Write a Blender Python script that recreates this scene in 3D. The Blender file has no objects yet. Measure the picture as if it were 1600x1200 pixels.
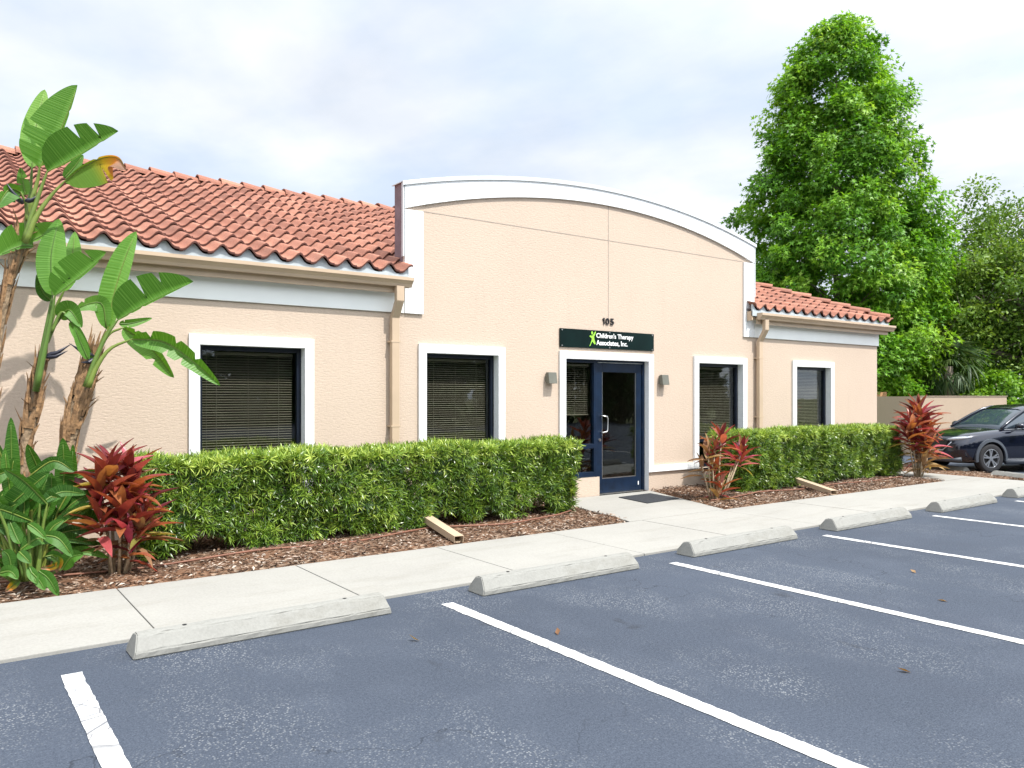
import bpy, bmesh, math, random
import numpy as np
from mathutils import Vector, Matrix
R = math.radians
random.seed(7); rng = np.random.default_rng(7)
SC = bpy.context.scene
COL = SC.collection

# ------------------------------------------------------------------ camera, sky, sun, exposure
CAMZ = 1.6; FPX = 1235.0; CYPX = 619.0; YAW = R(36.0776)
cd = bpy.data.cameras.new('camera'); cam = bpy.data.objects.new('camera', cd); COL.objects.link(cam)
cam.location = (0, 0, CAMZ); cam.rotation_euler = (R(90), 0, -YAW)
cd.sensor_width = 36; cd.lens = 36 * FPX / 1600; cd.shift_y = (CYPX - 600) / 1600
cd.clip_start = 0.05; cd.clip_end = 2000
SC.camera = cam

SUN_DIR = Vector((-0.25, 1.0, -1.66)).normalized()      # direction the light travels
sun_el = math.asin(-SUN_DIR.z); sun_az = math.atan2(-SUN_DIR.x, -SUN_DIR.y)
wd = bpy.data.worlds.new('World'); SC.world = wd; wd.use_nodes = True
nt = wd.node_tree; nt.nodes.clear()
def nn(t, kind, **kw):
    n = t.nodes.new(kind)
    for k, v in kw.items():
        setattr(n, k, v)
    return n
def world():
    L = nt.links
    out = nn(nt, 'ShaderNodeOutputWorld'); bg = nn(nt, 'ShaderNodeBackground'); bg.inputs[1].default_value = 0.125
    sky = nn(nt, 'ShaderNodeTexSky', sky_type='NISHITA', sun_disc=False)
    sky.sun_elevation = sun_el; sky.sun_rotation = sun_az; sky.air_density = 1.0; sky.dust_density = 1.2; sky.ozone_density = 1.0
    tc = nn(nt, 'ShaderNodeTexCoord'); sep = nn(nt, 'ShaderNodeSeparateXYZ'); L.new(tc.outputs['Generated'], sep.inputs[0])
    zz = nn(nt, 'ShaderNodeMath', operation='MAXIMUM'); L.new(sep.outputs[2], zz.inputs[0]); zz.inputs[1].default_value = 0.02
    za = nn(nt, 'ShaderNodeMath', operation='ADD'); L.new(zz.outputs[0], za.inputs[0]); za.inputs[1].default_value = 0.10
    dx = nn(nt, 'ShaderNodeMath', operation='DIVIDE'); L.new(sep.outputs[0], dx.inputs[0]); L.new(za.outputs[0], dx.inputs[1])
    dy = nn(nt, 'ShaderNodeMath', operation='DIVIDE'); L.new(sep.outputs[1], dy.inputs[0]); L.new(za.outputs[0], dy.inputs[1])
    cb = nn(nt, 'ShaderNodeCombineXYZ'); L.new(dx.outputs[0], cb.inputs[0]); L.new(dy.outputs[0], cb.inputs[1])
    mp = nn(nt, 'ShaderNodeMapping'); L.new(cb.outputs[0], mp.inputs[0])
    mp.inputs['Scale'].default_value = (0.62, 0.50, 1); mp.inputs['Rotation'].default_value = (0, 0, R(-30)); mp.inputs['Location'].default_value = (1.7, 0.35, 0)
    n1 = nn(nt, 'ShaderNodeTexNoise'); L.new(mp.outputs[0], n1.inputs['Vector'])
    n1.inputs['Scale'].default_value = 1.5; n1.inputs['Detail'].default_value = 9; n1.inputs['Roughness'].default_value = 0.52; n1.inputs['Distortion'].default_value = 0.2
    rp = nn(nt, 'ShaderNodeValToRGB'); L.new(n1.outputs[0], rp.inputs[0])
    rp.color_ramp.elements[0].position = 0.30; rp.color_ramp.elements[1].position = 0.62
    rp.color_ramp.elements[0].color = (0.62, 0.62, 0.62, 1); rp.color_ramp.elements[1].color = (1, 1, 1, 1)
    n2 = nn(nt, 'ShaderNodeTexNoise'); L.new(mp.outputs[0], n2.inputs['Vector'])
    n2.inputs['Scale'].default_value = 2.6; n2.inputs['Detail'].default_value = 6
    r2 = nn(nt, 'ShaderNodeValToRGB'); L.new(n2.outputs[0], r2.inputs[0])
    r2.color_ramp.elements[0].position = 0.35; r2.color_ramp.elements[0].color = (5.6, 6.35, 7.5, 1)
    r2.color_ramp.elements[1].position = 0.62; r2.color_ramp.elements[1].color = (7.4, 7.6, 7.9, 1)
    mx = nn(nt, 'ShaderNodeMix', data_type='RGBA'); L.new(rp.outputs[0], mx.inputs[0])
    # clouds on the sun's side of the sky are brighter
    dt = nn(nt, 'ShaderNodeVectorMath', operation='DOT_PRODUCT'); L.new(tc.outputs['Generated'], dt.inputs[0]); dt.inputs[1].default_value = tuple(-SUN_DIR)
    gl = nn(nt, 'ShaderNodeMapRange'); L.new(dt.outputs['Value'], gl.inputs[0]); gl.inputs[1].default_value = .1; gl.inputs[2].default_value = 1.0; gl.inputs[3].default_value = 1.0; gl.inputs[4].default_value = 2.7
    vm = nn(nt, 'ShaderNodeVectorMath', operation='SCALE'); L.new(r2.outputs[0], vm.inputs[0]); L.new(gl.outputs[0], vm.inputs['Scale'])
    L.new(sky.outputs[0], mx.inputs[6]); L.new(vm.outputs[0], mx.inputs[7])
    L.new(mx.outputs[2], bg.inputs[0]); L.new(bg.outputs[0], out.inputs[0])
world()
sl = bpy.data.lights.new('sun', 'SUN'); sl.energy = 5.0; sl.angle = R(0.6); sl.color = (1.0, 0.965, 0.91)
so = bpy.data.objects.new('sun', sl); COL.objects.link(so); so.rotation_euler = SUN_DIR.to_track_quat('-Z', 'Y').to_euler(); so.location = (5, -20, 30)
SC.view_settings.view_transform = 'Standard'; SC.view_settings.look = 'None'
SC.view_settings.exposure = 0.22; SC.view_settings.gamma = 1.0
SC.render.engine = 'CYCLES'
try:
    SC.cycles.max_bounces = 8; SC.cycles.transparent_max_bounces = 16; SC.cycles.use_denoising = True
except Exception:
    pass

# ------------------------------------------------------------------ helpers
FX, FY = math.sin(YAW), math.cos(YAW); RX, RY = math.cos(YAW), -math.sin(YAW)
def at(u, v, Y):                      # a point of the plane y = Y (world metres), for plants surveyed from the photograph
    t = (u - 800) / FPX
    x, y = FX + RX * t, FY + RY * t
    d = Y / y
    return Vector((d * x, Y, CAMZ + (CYPX - v) / FPX * d))

def tag(o, label=None, cat=None, group=None, kind=None):
    if label: o['label'] = label
    if cat: o['category'] = cat
    if group: o['group'] = group
    if kind: o['kind'] = kind
    return o
def thing(name, label, cat, loc=(0, 0, 0), rz=0, group=None):
    o = bpy.data.objects.new(name, None); COL.objects.link(o); o.location = loc; o.rotation_euler = (0, 0, rz)
    o.empty_display_size = 0.1
    return tag(o, label, cat, group)
def root_loc(o):
    v = Vector((0, 0, 0))
    while o is not None:
        v = v + o.location; o = o.parent
    return v
def link(name, me, mats, parent=None, local=False, smooth=False):
    if not isinstance(mats, (list, tuple)): mats = [mats]
    for m in mats: me.materials.append(m)
    o = bpy.data.objects.new(name, me); COL.objects.link(o)
    if parent is not None:
        if not local:
            r = root_loc(parent)
            if r.length > 0: me.transform(Matrix.Translation(-r))
        o.parent = parent
    if smooth:
        me.polygons.foreach_set('use_smooth', [True] * len(me.polygons))
    me.update()
    return o
def copy_tree(o, parent=None):
    c = o.copy(); COL.objects.link(c)
    if parent is not None: c.parent = parent
    for ch in list(o.children): copy_tree(ch, c)
    return c

class MB:
    def __init__(s): s.v = []; s.f = []; s.m = []; s.cur = 0
    def add(s, vs, fs):
        b = len(s.v); s.v += [tuple(p) for p in vs]
        for f in fs: s.f.append([b + i for i in f]); s.m.append(s.cur)
        return s
    def box(s, a, b):
        (x0, y0, z0), (x1, y1, z1) = a, b
        return s.add([(x0,y0,z0),(x1,y0,z0),(x1,y1,z0),(x0,y1,z0),(x0,y0,z1),(x1,y0,z1),(x1,y1,z1),(x0,y1,z1)],
                     [(0,3,2,1),(4,5,6,7),(0,1,5,4),(1,2,6,5),(2,3,7,6),(3,0,4,7)])
    def quad(s, *p): return s.add(p, [tuple(range(len(p)))])
    def prism(s, poly, axis, a, b):            # polygon of 2-d points pushed along an axis
        def P(p, t):
            return {'x': (t, p[0], p[1]), 'y': (p[0], t, p[1]), 'z': (p[0], p[1], t)}[axis]
        n = len(poly)
        return s.add([P(p, a) for p in poly] + [P(p, b) for p in poly],
                     [tuple(range(n))[::-1], tuple(range(n, 2*n))] + [(i, (i+1) % n, n + (i+1) % n, n + i) for i in range(n)])
    def tube(s, pts, rad, n=8, cap=True, squash=1.0):
        pts = [Vector(p) for p in pts]; rad = rad if isinstance(rad, (list, tuple)) else [rad] * len(pts)
        vs = []; ref = None
        for i, p in enumerate(pts):
            t = (pts[min(i+1, len(pts)-1)] - pts[max(i-1, 0)]).normalized()
            if ref is None: ref = Vector((0, 0, 1)) if abs(t.z) < 0.9 else Vector((1, 0, 0))
            a = (ref - t * ref.dot(t)).normalized(); ref = a; c = t.cross(a)
            for k in range(n):
                th = 2 * math.pi * k / n
                vs.append(p + a * math.cos(th) * rad[i] * squash + c * math.sin(th) * rad[i])
        fs = [(i*n + k, i*n + (k+1) % n, (i+1)*n + (k+1) % n, (i+1)*n + k) for i in range(len(pts)-1) for k in range(n)]
        if cap: fs += [tuple(range(n))[::-1], tuple(range((len(pts)-1)*n, len(pts)*n))]
        return s.add(vs, fs)
    def mesh(s, name):
        me = bpy.data.meshes.new(name); me.from_pydata(s.v, [], s.f)
        if any(s.m): me.polygons.foreach_set('material_index', s.m)
        me.update(); return me
    def build(s, name, mats, parent=None, local=False, smooth=False, bevel=0, fix=True):
        me = s.mesh(name)
        if bevel or fix:
            bm = bmesh.new(); bm.from_mesh(me)
            if fix: bmesh.ops.recalc_face_normals(bm, faces=bm.faces)
            if bevel:
                bmesh.ops.bevel(bm, geom=[e for e in bm.edges if e.is_manifold and e.calc_face_angle(0) > 0.5], offset=bevel, segments=2, affect='EDGES', profile=0.6)
            bm.to_mesh(me); bm.free()
        return link(name, me, mats, parent, local, smooth)

def np_mesh(name, V, F, attrs=None, mi=None):              # V (n,3), F (m,k) all faces of one size; attrs: per-vertex floats
    me = bpy.data.meshes.new(name); V = np.asarray(V, dtype=np.float32); F = np.asarray(F, dtype=np.int32)
    m, k = F.shape
    me.vertices.add(len(V)); me.vertices.foreach_set('co', V.ravel())
    me.loops.add(m * k); me.loops.foreach_set('vertex_index', F.ravel())
    me.polygons.add(m); me.polygons.foreach_set('loop_start', np.arange(0, m * k, k, dtype=np.int32))
    try: me.polygons.foreach_set('loop_total', np.full(m, k, dtype=np.int32))
    except Exception: pass
    if mi is not None: me.polygons.foreach_set('material_index', np.asarray(mi, dtype=np.int32))
    me.update(calc_edges=True)
    for an, av in (attrs or {}).items():
        a = me.attributes.new(an, 'FLOAT', 'POINT'); a.data.foreach_set('value', np.asarray(av, dtype=np.float32))
    return me
def unit(a): return a / np.maximum(np.linalg.norm(a, axis=-1, keepdims=True), 1e-9)
def frames(D, N):
    D = unit(D); S = unit(np.cross(D, N)); N = np.cross(S, D); return D, S, N
def stamp(P, D, N, L, W, tv, tf, rnd=None, bend=None):     # copies a leaf template (x across, y along, z normal) onto frames
    P = np.asarray(P); n = len(P); D, S, N = frames(D, N)
    L = np.broadcast_to(L, (n,))[:, None, None]; W = np.broadcast_to(W, (n,))[:, None, None]
    tv = np.asarray(tv, float)
    z = tv[None, :, 2] * np.ones((n, 1))
    if bend is not None: z = z - np.broadcast_to(bend, (n,))[:, None] * tv[None, :, 1] ** 2
    V = P[:, None, :] + S[:, None, :] * (tv[None, :, 0:1] * W) + D[:, None, :] * (tv[None, :, 1:2] * L) + N[:, None, :] * (z[:, :, None] * L)
    tf = np.asarray(tf); k = len(tv)
    F = (tf[None] + (np.arange(n) * k)[:, None, None]).reshape(-1, tf.shape[1])
    if rnd is None: rnd = rng.random(n)
    return V.reshape(-1, 3), F, np.repeat(rnd, k), np.tile(tv[:, 1], n)
def joinstamps(lst):
    Vs, Fs, As, Ss = [], [], [], []; b = 0
    for V, F, A, S_ in lst:
        Vs.append(V); Fs.append(F + b); As.append(A); Ss.append(S_); b += len(V)
    return np.concatenate(Vs), np.concatenate(Fs), np.concatenate(As), np.concatenate(Ss)
def leafmesh(name, stamps):
    V, F, A, S_ = joinstamps(stamps)
    return np_mesh(name, V, F, {'rnd': A, 'along': S_})
def rdir(n):
    return unit(rng.normal(size=(n, 3)))
# leaf templates
STRAP = ([(-.18,0,0),(.18,0,0),(-.5,.4,.02),(.5,.4,.02),(-.36,.75,.0),(.36,.75,.0),(-.03,1,-.03),(.03,1,-.03)], [(0,1,3,2),(2,3,5,4),(4,5,7,6)])
LANCE = ([(-.12,0,0),(.12,0,0),(-.42,.3,.05),(0,.3,-.02),(.42,.3,.05),(-.5,.55,.05),(0,.55,-.03),(.5,.55,.05),(-.3,.82,.03),(0,.82,-.02),(.3,.82,.03),(-.02,1,0),(.02,1,0)],
         [(0,3,5-3,5-3)] )
LANCE = (LANCE[0], [(0,1,3,3),(0,3,2,2),(1,4,3,3),(2,3,6,5),(3,4,7,6),(5,6,9,8),(6,7,10,9),(8,9,12,11),(9,10,12,12)])
LANCE_F = []
for f in LANCE[1]: LANCE_F.append(f)
def tri_fix(fs):                                         # split everything into triangles so degenerate quads vanish
    out = []
    for f in fs:
        g = []
        for i in f:
            if i not in g: g.append(i)
        for k in range(1, len(g) - 1): out.append((g[0], g[k], g[k+1]))
    return out
LANCE = (LANCE[0], tri_fix(LANCE[1]))
def star_leaf():
    vs = [(0, .35, .03)]; ang = [-150, -108, -75, -38, 0, 38, 75, 108, 150]; rad = [.34, .15, .52, .17, .66, .17, .52, .15, .34]
    vs = [(0, .0, 0)] + [(math.sin(R(a)) * r, .34 + math.cos(R(a)) * r, -.10 * r) for a, r in zip(ang, rad)]
    fs = [(0, i, i + 1) for i in range(1, 9)]
    return vs, fs
STAR = star_leaf()
OVAL = ([(0,0,0),(-.5,.45,.06),(0,.5,0),(.5,.45,.06),(0,1,-.06)], [(0,2,1),(0,3,2),(1,2,4),(2,3,4)])

# ------------------------------------------------------------------ materials
def new_mat(name):
    m = bpy.data.materials.new(name); m.use_nodes = True; t = m.node_tree
    b = t.nodes['Principled BSDF']; return m, t, b
def coords(t, scale=(1, 1, 1), space='Object'):
    tc = nn(t, 'ShaderNodeTexCoord'); mp = nn(t, 'ShaderNodeMapping'); t.links.new(tc.outputs[space], mp.inputs[0]); mp.inputs['Scale'].default_value = scale
    return mp.outputs[0]
def noise(t, vec, scale, detail=4, rough=.55):
    n = nn(t, 'ShaderNodeTexNoise'); t.links.new(vec, n.inputs['Vector']); n.inputs['Scale'].default_value = scale
    n.inputs['Detail'].default_value = detail; n.inputs['Roughness'].default_value = rough; return n.outputs[0]
def ramp(t, fac, stops):
    r = nn(t, 'ShaderNodeValToRGB'); t.links.new(fac, r.inputs[0]); e = r.color_ramp.elements
    while len(e) < len(stops): e.new(0.5)
    for i, (p, c) in enumerate(stops):
        e[i].position = p; e[i].color = (*c, 1) if len(c) == 3 else c
    return r.outputs[0]
def g3(v): return (v, v, v)
def mixc(t, fac, a, b, mode='MIX'):
    m = nn(t, 'ShaderNodeMix', data_type='RGBA', blend_type=mode)
    for idx, val in ((0, fac), (6, a), (7, b)):
        if hasattr(val, 'links') or hasattr(val, 'is_linked'): t.links.new(val, m.inputs[idx])
        elif idx == 0: m.inputs[0].default_value = val
        else: m.inputs[idx].default_value = (*val, 1)
    return m.outputs[2]
def bump(t, b, h, strength, dist):
    bp = nn(t, 'ShaderNodeBump'); t.links.new(h, bp.inputs['Height']); bp.inputs['Strength'].default_value = strength; bp.inputs['Distance'].default_value = dist
    t.links.new(bp.outputs[0], b.inputs['Normal'])
def simple(name, col, rough=.6, metal=0, var=.12, scale=6, bmp=0, bscale=60, spec=.5, coat=0):
    m, t, b = new_mat(name)
    v = coords(t); n = noise(t, v, scale, 5)
    c = ramp(t, n, [(.3, [x * (1 - var) for x in col]), (.7, [min(1, x * (1 + var)) for x in col])])
    t.links.new(c, b.inputs['Base Color']); b.inputs['Roughness'].default_value = rough; b.inputs['Metallic'].default_value = metal
    b.inputs['Specular IOR Level'].default_value = spec
    if coat: b.inputs['Coat Weight'].default_value = coat; b.inputs['Coat Roughness'].default_value = .04
    if bmp: bump(t, b, noise(t, v, bscale, 3), bmp, .01)
    return m
def stucco(name, col, dark=.93):
    m, t, b = new_mat(name); v = coords(t)
    big = noise(t, v, .7, 4); fine = noise(t, v, 40, 3)
    c = ramp(t, big, [(.3, [x * dark for x in col]), (.7, col)])
    c = mixc(t, .18, c, ramp(t, fine, [(.35, [x * .72 for x in col]), (.65, [min(1, x * 1.1) for x in col])]))
    # rain streaks and dust low on the wall
    vs = coords(t, (3.0, 3.0, .25)); st = noise(t, vs, 2.2, 5)
    c = mixc(t, ramp(t, st, [(.58, g3(0)), (.80, g3(.22))]), c, [x * .72 for x in col])
    t.links.new(c, b.inputs['Base Color']); b.inputs['Roughness'].default_value = .92; b.inputs['Specular IOR Level'].default_value = .2
    v2 = coords(t, (9, 9, 30)); h1 = noise(t, v2, 1.8, 5, .65)
    h = ramp(t, h1, [(.36, g3(0)), (.52, g3(.85)), (.7, g3(1))])
    hh = mixc(t, .25, h, fine)
    bump(t, b, hh, .38, .006)
    return m
def foliage(name, stops, trans=.35, rough=.5, vein=0, spec=.4):
    m, t, b = new_mat(name)
    a = nn(t, 'ShaderNodeAttribute', attribute_name='rnd')
    c = ramp(t, a.outputs['Fac'], stops)
    n = noise(t, coords(t), 14, 3)
    c = mixc(t, ramp(t, n, [(.3, g3(.0)), (.7, g3(.4))]), c, [0.6 * x for x in stops[0][1]])
    t.links.new(c, b.inputs['Base Color']); b.inputs['Roughness'].default_value = rough; b.inputs['Specular IOR Level'].default_value = spec
    tr = nn(t, 'ShaderNodeBsdfTranslucent')
    tcol = mixc(t, 1.0, c, (1.25, 1.2, .55), 'MULTIPLY'); t.links.new(tcol, tr.inputs[0])
    mx = nn(t, 'ShaderNodeMixShader'); mx.inputs[0].default_value = trans
    t.links.new(b.outputs[0], mx.inputs[1]); t.links.new(tr.outputs[0], mx.inputs[2])
    t.links.new(mx.outputs[0], t.nodes['Material Output'].inputs[0])
    return m
M = {}
M['stucco'] = stucco('peach_stucco', (.565, .456, .362))
M['stucco_dark'] = stucco('tan_stucco', (.50, .39, .285))
M['white_trim'] = stucco('white_trim_stucco', (.78, .79, .79), .97)
M['fascia'] = simple('pale_fascia_paint', (.88, .90, .87), .6, var=.03, scale=2)
M['mauve'] = simple('mauve_parapet_shade', (.20, .145, .16), .85, var=.2, bmp=.4, bscale=50)  # purple shade on the parapet return, put into its base colour
M['flash'] = simple('painted_flashing', (.62, .65, .66), .4, var=.05)
M['gutter'] = simple('tan_gutter_paint', (.50, .38, .265), .42, var=.06, scale=3)
M['birdstop'] = simple('grey_mortar', (.46, .51, .53), .9, var=.12, scale=12)
M['joint'] = simple('wall_joint_bead', (.36, .30, .25), .8)
M['frame'] = simple('navy_aluminium_frame', (.006, .010, .020), .38, var=.3, scale=9, spec=.35)
M['doorblue'] = simple('navy_door_paint', (.004, .014, .036), .34, var=.28, scale=7, spec=.4)
M['steel'] = simple('brushed_steel', (.62, .62, .60), .28, metal=1, var=.08)
M['blind'] = simple('cream_blind_slat', (.37, .335, .28), .55, var=.08)
M['interior'] = simple('dim_interior_paint', (.22, .20, .17), .9)
M['sconce'] = simple('bronze_grey_lamp', (.13, .13, .105), .5, var=.1)
M['signboard'] = simple('black_green_sign_panel', (.003, .012, .011), .3, var=.4, scale=1.5, spec=.2)
M['white_letter'] = simple('white_vinyl', (.85, .85, .83), .5, var=.02)
M['green_letter'] = simple('lime_vinyl', (.32, .68, .06), .5, var=.04)
M['black_letter'] = simple('black_plastic', (.012, .012, .013), .45, var=.2)
M['mat'] = simple('charcoal_door_mat', (.022, .025, .03), .95, var=.3, scale=80, bmp=.6, bscale=160)
M['hose'] = simple('brown_dripline', (.20, .085, .05), .6, var=.2)
M['wood'] = simple('weathered_board', (.50, .28, .13), .8, var=.2)
M['bark'] = simple('grey_bark', (.20, .165, .125), .9, var=.35, scale=9, bmp=.8, bscale=25)
M['cane'] = simple('pale_cane', (.36, .28, .18), .8, var=.3, scale=30)
M['twig'] = simple('hedge_twig', (.13, .09, .055), .9, var=.3, scale=30)

def m_glass():
    m, t, b = new_mat('tinted_window_glass')
    t.nodes.remove(b)
    tr = nn(t, 'ShaderNodeBsdfTransparent'); tr.inputs[0].default_value = (.74, .75, .72, 1)
    gl = nn(t, 'ShaderNodeBsdfGlossy'); gl.inputs[0].default_value = (.9, .95, 1, 1); gl.inputs['Roughness'].default_value = .015
    fr = nn(t, 'ShaderNodeFresnel'); ge = nn(t, 'ShaderNodeNewGeometry'); io = nn(t, 'ShaderNodeMapRange'); t.links.new(ge.outputs['Backfacing'], io.inputs[0]); io.inputs[3].default_value = 1.52; io.inputs[4].default_value = 1 / 1.52; t.links.new(io.outputs[0], fr.inputs[0])
    mx = nn(t, 'ShaderNodeMixShader'); t.links.new(fr.outputs[0], mx.inputs[0]); t.links.new(tr.outputs[0], mx.inputs[1]); t.links.new(gl.outputs[0], mx.inputs[2])
    n = noise(t, coords(t), 1.2, 2); bp = nn(t, 'ShaderNodeBump'); t.links.new(n, bp.inputs['Height']); bp.inputs['Strength'].default_value = .04; bp.inputs['Distance'].default_value = .05
    t.links.new(bp.outputs[0], gl.inputs['Normal'])
    t.links.new(mx.outputs[0], t.nodes['Material Output'].inputs[0]); return m
M['glass'] = m_glass()
def m_asphalt():
    m, t, b = new_mat('sealed_asphalt'); v = coords(t)
    big = noise(t, v, .35, 5, .6); med = noise(t, v, 1.6, 6, .62); fine = noise(t, v, 130, 2, .5)
    c = ramp(t, big, [(.32, (.030, .040, .058)), (.68, (.050, .064, .089))])
    c = mixc(t, ramp(t, med, [(.50, g3(0)), (.72, g3(.4))]), c, (.080, .096, .125))
    # worn patches where pale stone shows through the sealer
    vo = nn(t, 'ShaderNodeTexVoronoi'); t.links.new(v, vo.inputs['Vector']); vo.inputs['Scale'].default_value = 60
    speck = ramp(t, vo.outputs['Distance'], [(.20, g3(1)), (.36, g3(0))])
    wv = coords(t, (1.0, .55, 1)); wear = ramp(t, noise(t, wv, 1.1, 5, .65), [(.47, g3(0)), (.63, g3(.85))])
    c = mixc(t, mixc(t, 1.0, speck, wear, 'MULTIPLY'), c, (.40, .41, .40))
    vo2 = nn(t, 'ShaderNodeTexVoronoi'); t.links.new(v, vo2.inputs['Vector']); vo2.inputs['Scale'].default_value = 38
    sp2 = ramp(t, vo2.outputs['Distance'], [(.04, g3(.7)), (.12, g3(0))])
    c = mixc(t, mixc(t, 1.0, sp2, ramp(t, med, [(.45, g3(0)), (.6, g3(1))]), 'MULTIPLY'), c, (.38, .39, .39))
    grit = noise(t, v, 48, 3, .7)
    c = mixc(t, .20, c, ramp(t, grit, [(.36, (.010, .013, .022)), (.64, (.13, .150, .185))]))
    c = mixc(t, .30, c, ramp(t, fine, [(.3, (.010, .014, .022)), (.7, (.14, .16, .20))]))
    # hairline cracks and a few oil drips
    ck = nn(t, 'ShaderNodeTexVoronoi', feature='DISTANCE_TO_EDGE'); dv = nn(t, 'ShaderNodeVectorMath', operation='ADD'); nv = nn(t, 'ShaderNodeTexNoise'); t.links.new(v, nv.inputs['Vector']); nv.inputs['Scale'].default_value = 2.2; nv.inputs['Detail'].default_value = 5
    t.links.new(v, dv.inputs[0]); t.links.new(nv.outputs['Color'], dv.inputs[1]); t.links.new(dv.outputs[0], ck.inputs['Vector']); ck.inputs['Scale'].default_value = .42
    cr = mixc(t, 1.0, ramp(t, ck.outputs['Distance'], [(0, g3(.75)), (.0035, g3(0))]), ramp(t, big, [(.46, g3(0)), (.56, g3(1))]), 'MULTIPLY')
    c = mixc(t, cr, c, (.018, .022, .030))
    oil = ramp(t, noise(t, coords(t, (1.3, .7, 1)), 2.3, 4, .6), [(.66, g3(0)), (.74, g3(.6))]); c = mixc(t, oil, c, (.030, .034, .042))
    # faint tyre darkening and small stains
    st = ramp(t, noise(t, coords(t, (.9, .18, 1)), 1.3, 3), [(.55, g3(0)), (.75, g3(.3))])
    c = mixc(t, st, c, (.05, .058, .078))
    t.links.new(c, b.inputs['Base Color']); b.inputs['Roughness'].default_value = .85; b.inputs['Specular IOR Level'].default_value = .22
    bump(t, b, grit, .6, .008); return m
M['asphalt'] = m_asphalt()
def m_concrete(name, col, stain=.5, sc=1.0):
    m, t, b = new_mat(name); v = coords(t)
    a = noise(t, v, .9 * sc, 6, .6); f = noise(t, v, 55, 3); s = noise(t, coords(t, (.6, 2.2, 1.0)), 1.5 * sc, 6, .65)
    c = ramp(t, a, [(.3, [x * .86 for x in col]), (.7, col)])
    c = mixc(t, ramp(t, s, [(.52, g3(0)), (.75, g3(stain))]), c, [col[0] * .62, col[1] * .60, col[2] * .55])
    c = mixc(t, .22, c, ramp(t, f, [(.35, [x * .62 for x in col]), (.6, col)]))
    t.links.new(c, b.inputs['Base Color']); b.inputs['Roughness'].default_value = .9; b.inputs['Specular IOR Level'].default_value = .25
    bump(t, b, f, .35, .004); return m
M['concrete'] = m_concrete('broom_finished_concrete', (.335, .325, .295), .5)
M['stop'] = m_concrete('wheel_stop_concrete', (.285, .282, .258), .85, 2.2)
M['dark_gap'] = simple('joint_shadow_filler', (.10, .09, .075), .95)
def m_paint():
    m, t, b = new_mat('worn_white_road_paint'); v = coords(t)
    n = noise(t, v, 9, 6, .7); f = noise(t, v, 70, 3)
    vo = nn(t, 'ShaderNodeTexVoronoi', feature='DISTANCE_TO_EDGE'); t.links.new(v, vo.inputs['Vector']); vo.inputs['Scale'].default_value = 5.5
    c = ramp(t, f, [(.3, (.50, .50, .485)), (.6, (.70, .70, .68))])
    c = mixc(t, ramp(t, n, [(.46, g3(0)), (.60, g3(.65))]), c, (.27, .28, .30))
    crack = mixc(t, 1.0, ramp(t, vo.outputs['Distance'], [(.0, g3(1)), (.045, g3(0))]), ramp(t, noise(t, v, 1.3, 3), [(.45, g3(0)), (.55, g3(1))]), 'MULTIPLY')
    c = mixc(t, crack, c, (.12, .12, .13))
    t.links.new(c, b.inputs['Base Color']); b.inputs['Roughness'].default_value = .8; bump(t, b, f, .3, .003); return m
M['paint'] = m_paint()
def m_tile(name):
    m, t, b = new_mat(name)
    a = nn(t, 'ShaderNodeAttribute', attribute_name='rnd')
    c = ramp(t, a.outputs['Fac'], [(0, (.13, .048, .032)), (.2, (.23, .086, .055)), (.6, (.31, .125, .080)), (.85, (.42, .195, .13)), (1, (.18, .07, .05))])
    v = coords(t); n = noise(t, v, 7, 6, .65); f = noise(t, v, 60, 3)
    c = mixc(t, ramp(t, n, [(.46, g3(0)), (.68, g3(.7))]), c, (.16, .085, .065))
    c = mixc(t, .3, c, ramp(t, f, [(.3, (.28, .10, .065)), (.7, (.62, .33, .23))]))
    t.links.new(c, b.inputs['Base Color']); b.inputs['Roughness'].default_value = .8; b.inputs['Specular IOR Level'].default_value = .3
    bump(t, b, f, .25, .004); return m
M['tile'] = m_tile('terracotta_tile'); 
M['tile_edge'] = simple('tile_edge_shade', (.10, .038, .028), .9, var=.3, scale=10)  # brown tile lips, darkened to carry the gap shadow under each course
def m_mulch():
    m, t, b = new_mat('bark_mulch'); v = coords(t, (1, 1, 1))
    vo = nn(t, 'ShaderNodeTexVoronoi'); t.links.new(coords(t, (1.0, 1.6, 1)), vo.inputs['Vector']); vo.inputs['Scale'].default_value = 26
    bw = nn(t, 'ShaderNodeSeparateColor'); t.links.new(vo.outputs['Color'], bw.inputs[0])
    c = ramp(t, bw.outputs[0], [(0, (.04, .026, .018)), (.4, (.12, .07, .046)), (.75, (.22, .14, .09)), (1, (.36, .28, .21))])
    n = noise(t, v, 1.2, 4); c = mixc(t, ramp(t, n, [(.4, g3(0)), (.6, g3(.5))]), c, (.22, .11, .06))
    t.links.new(c, b.inputs['Base Color']); b.inputs['Roughness'].default_value = 1; b.inputs['Specular IOR Level'].default_value = .1
    bump(t, b, vo.outputs['Distance'], .9, .03); return m
M['mulch'] = m_mulch()
M['chip'] = foliage('mulch_chip', [(0, (.045, .028, .02)), (.3, (.15, .085, .055)), (.6, (.30, .20, .135)), (1, (.58, .50, .42))], 0, .9, spec=.1)
M['lawn'] = simple('rough_grass', (.06, .11, .025), 1, var=.5, scale=3, bmp=1, bscale=40, spec=.1)
M['earth'] = simple('sandy_ground', (.12, .13, .06), 1, var=.4, scale=.6, spec=.1)
M['hedge_leaf'] = foliage('hedge_leaf', [(0, (.022, .058, .010)), (.3, (.095, .19, .020)), (.65, (.26, .40, .045)), (1, (.56, .68, .13))], .22, .30, spec=.5)
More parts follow.
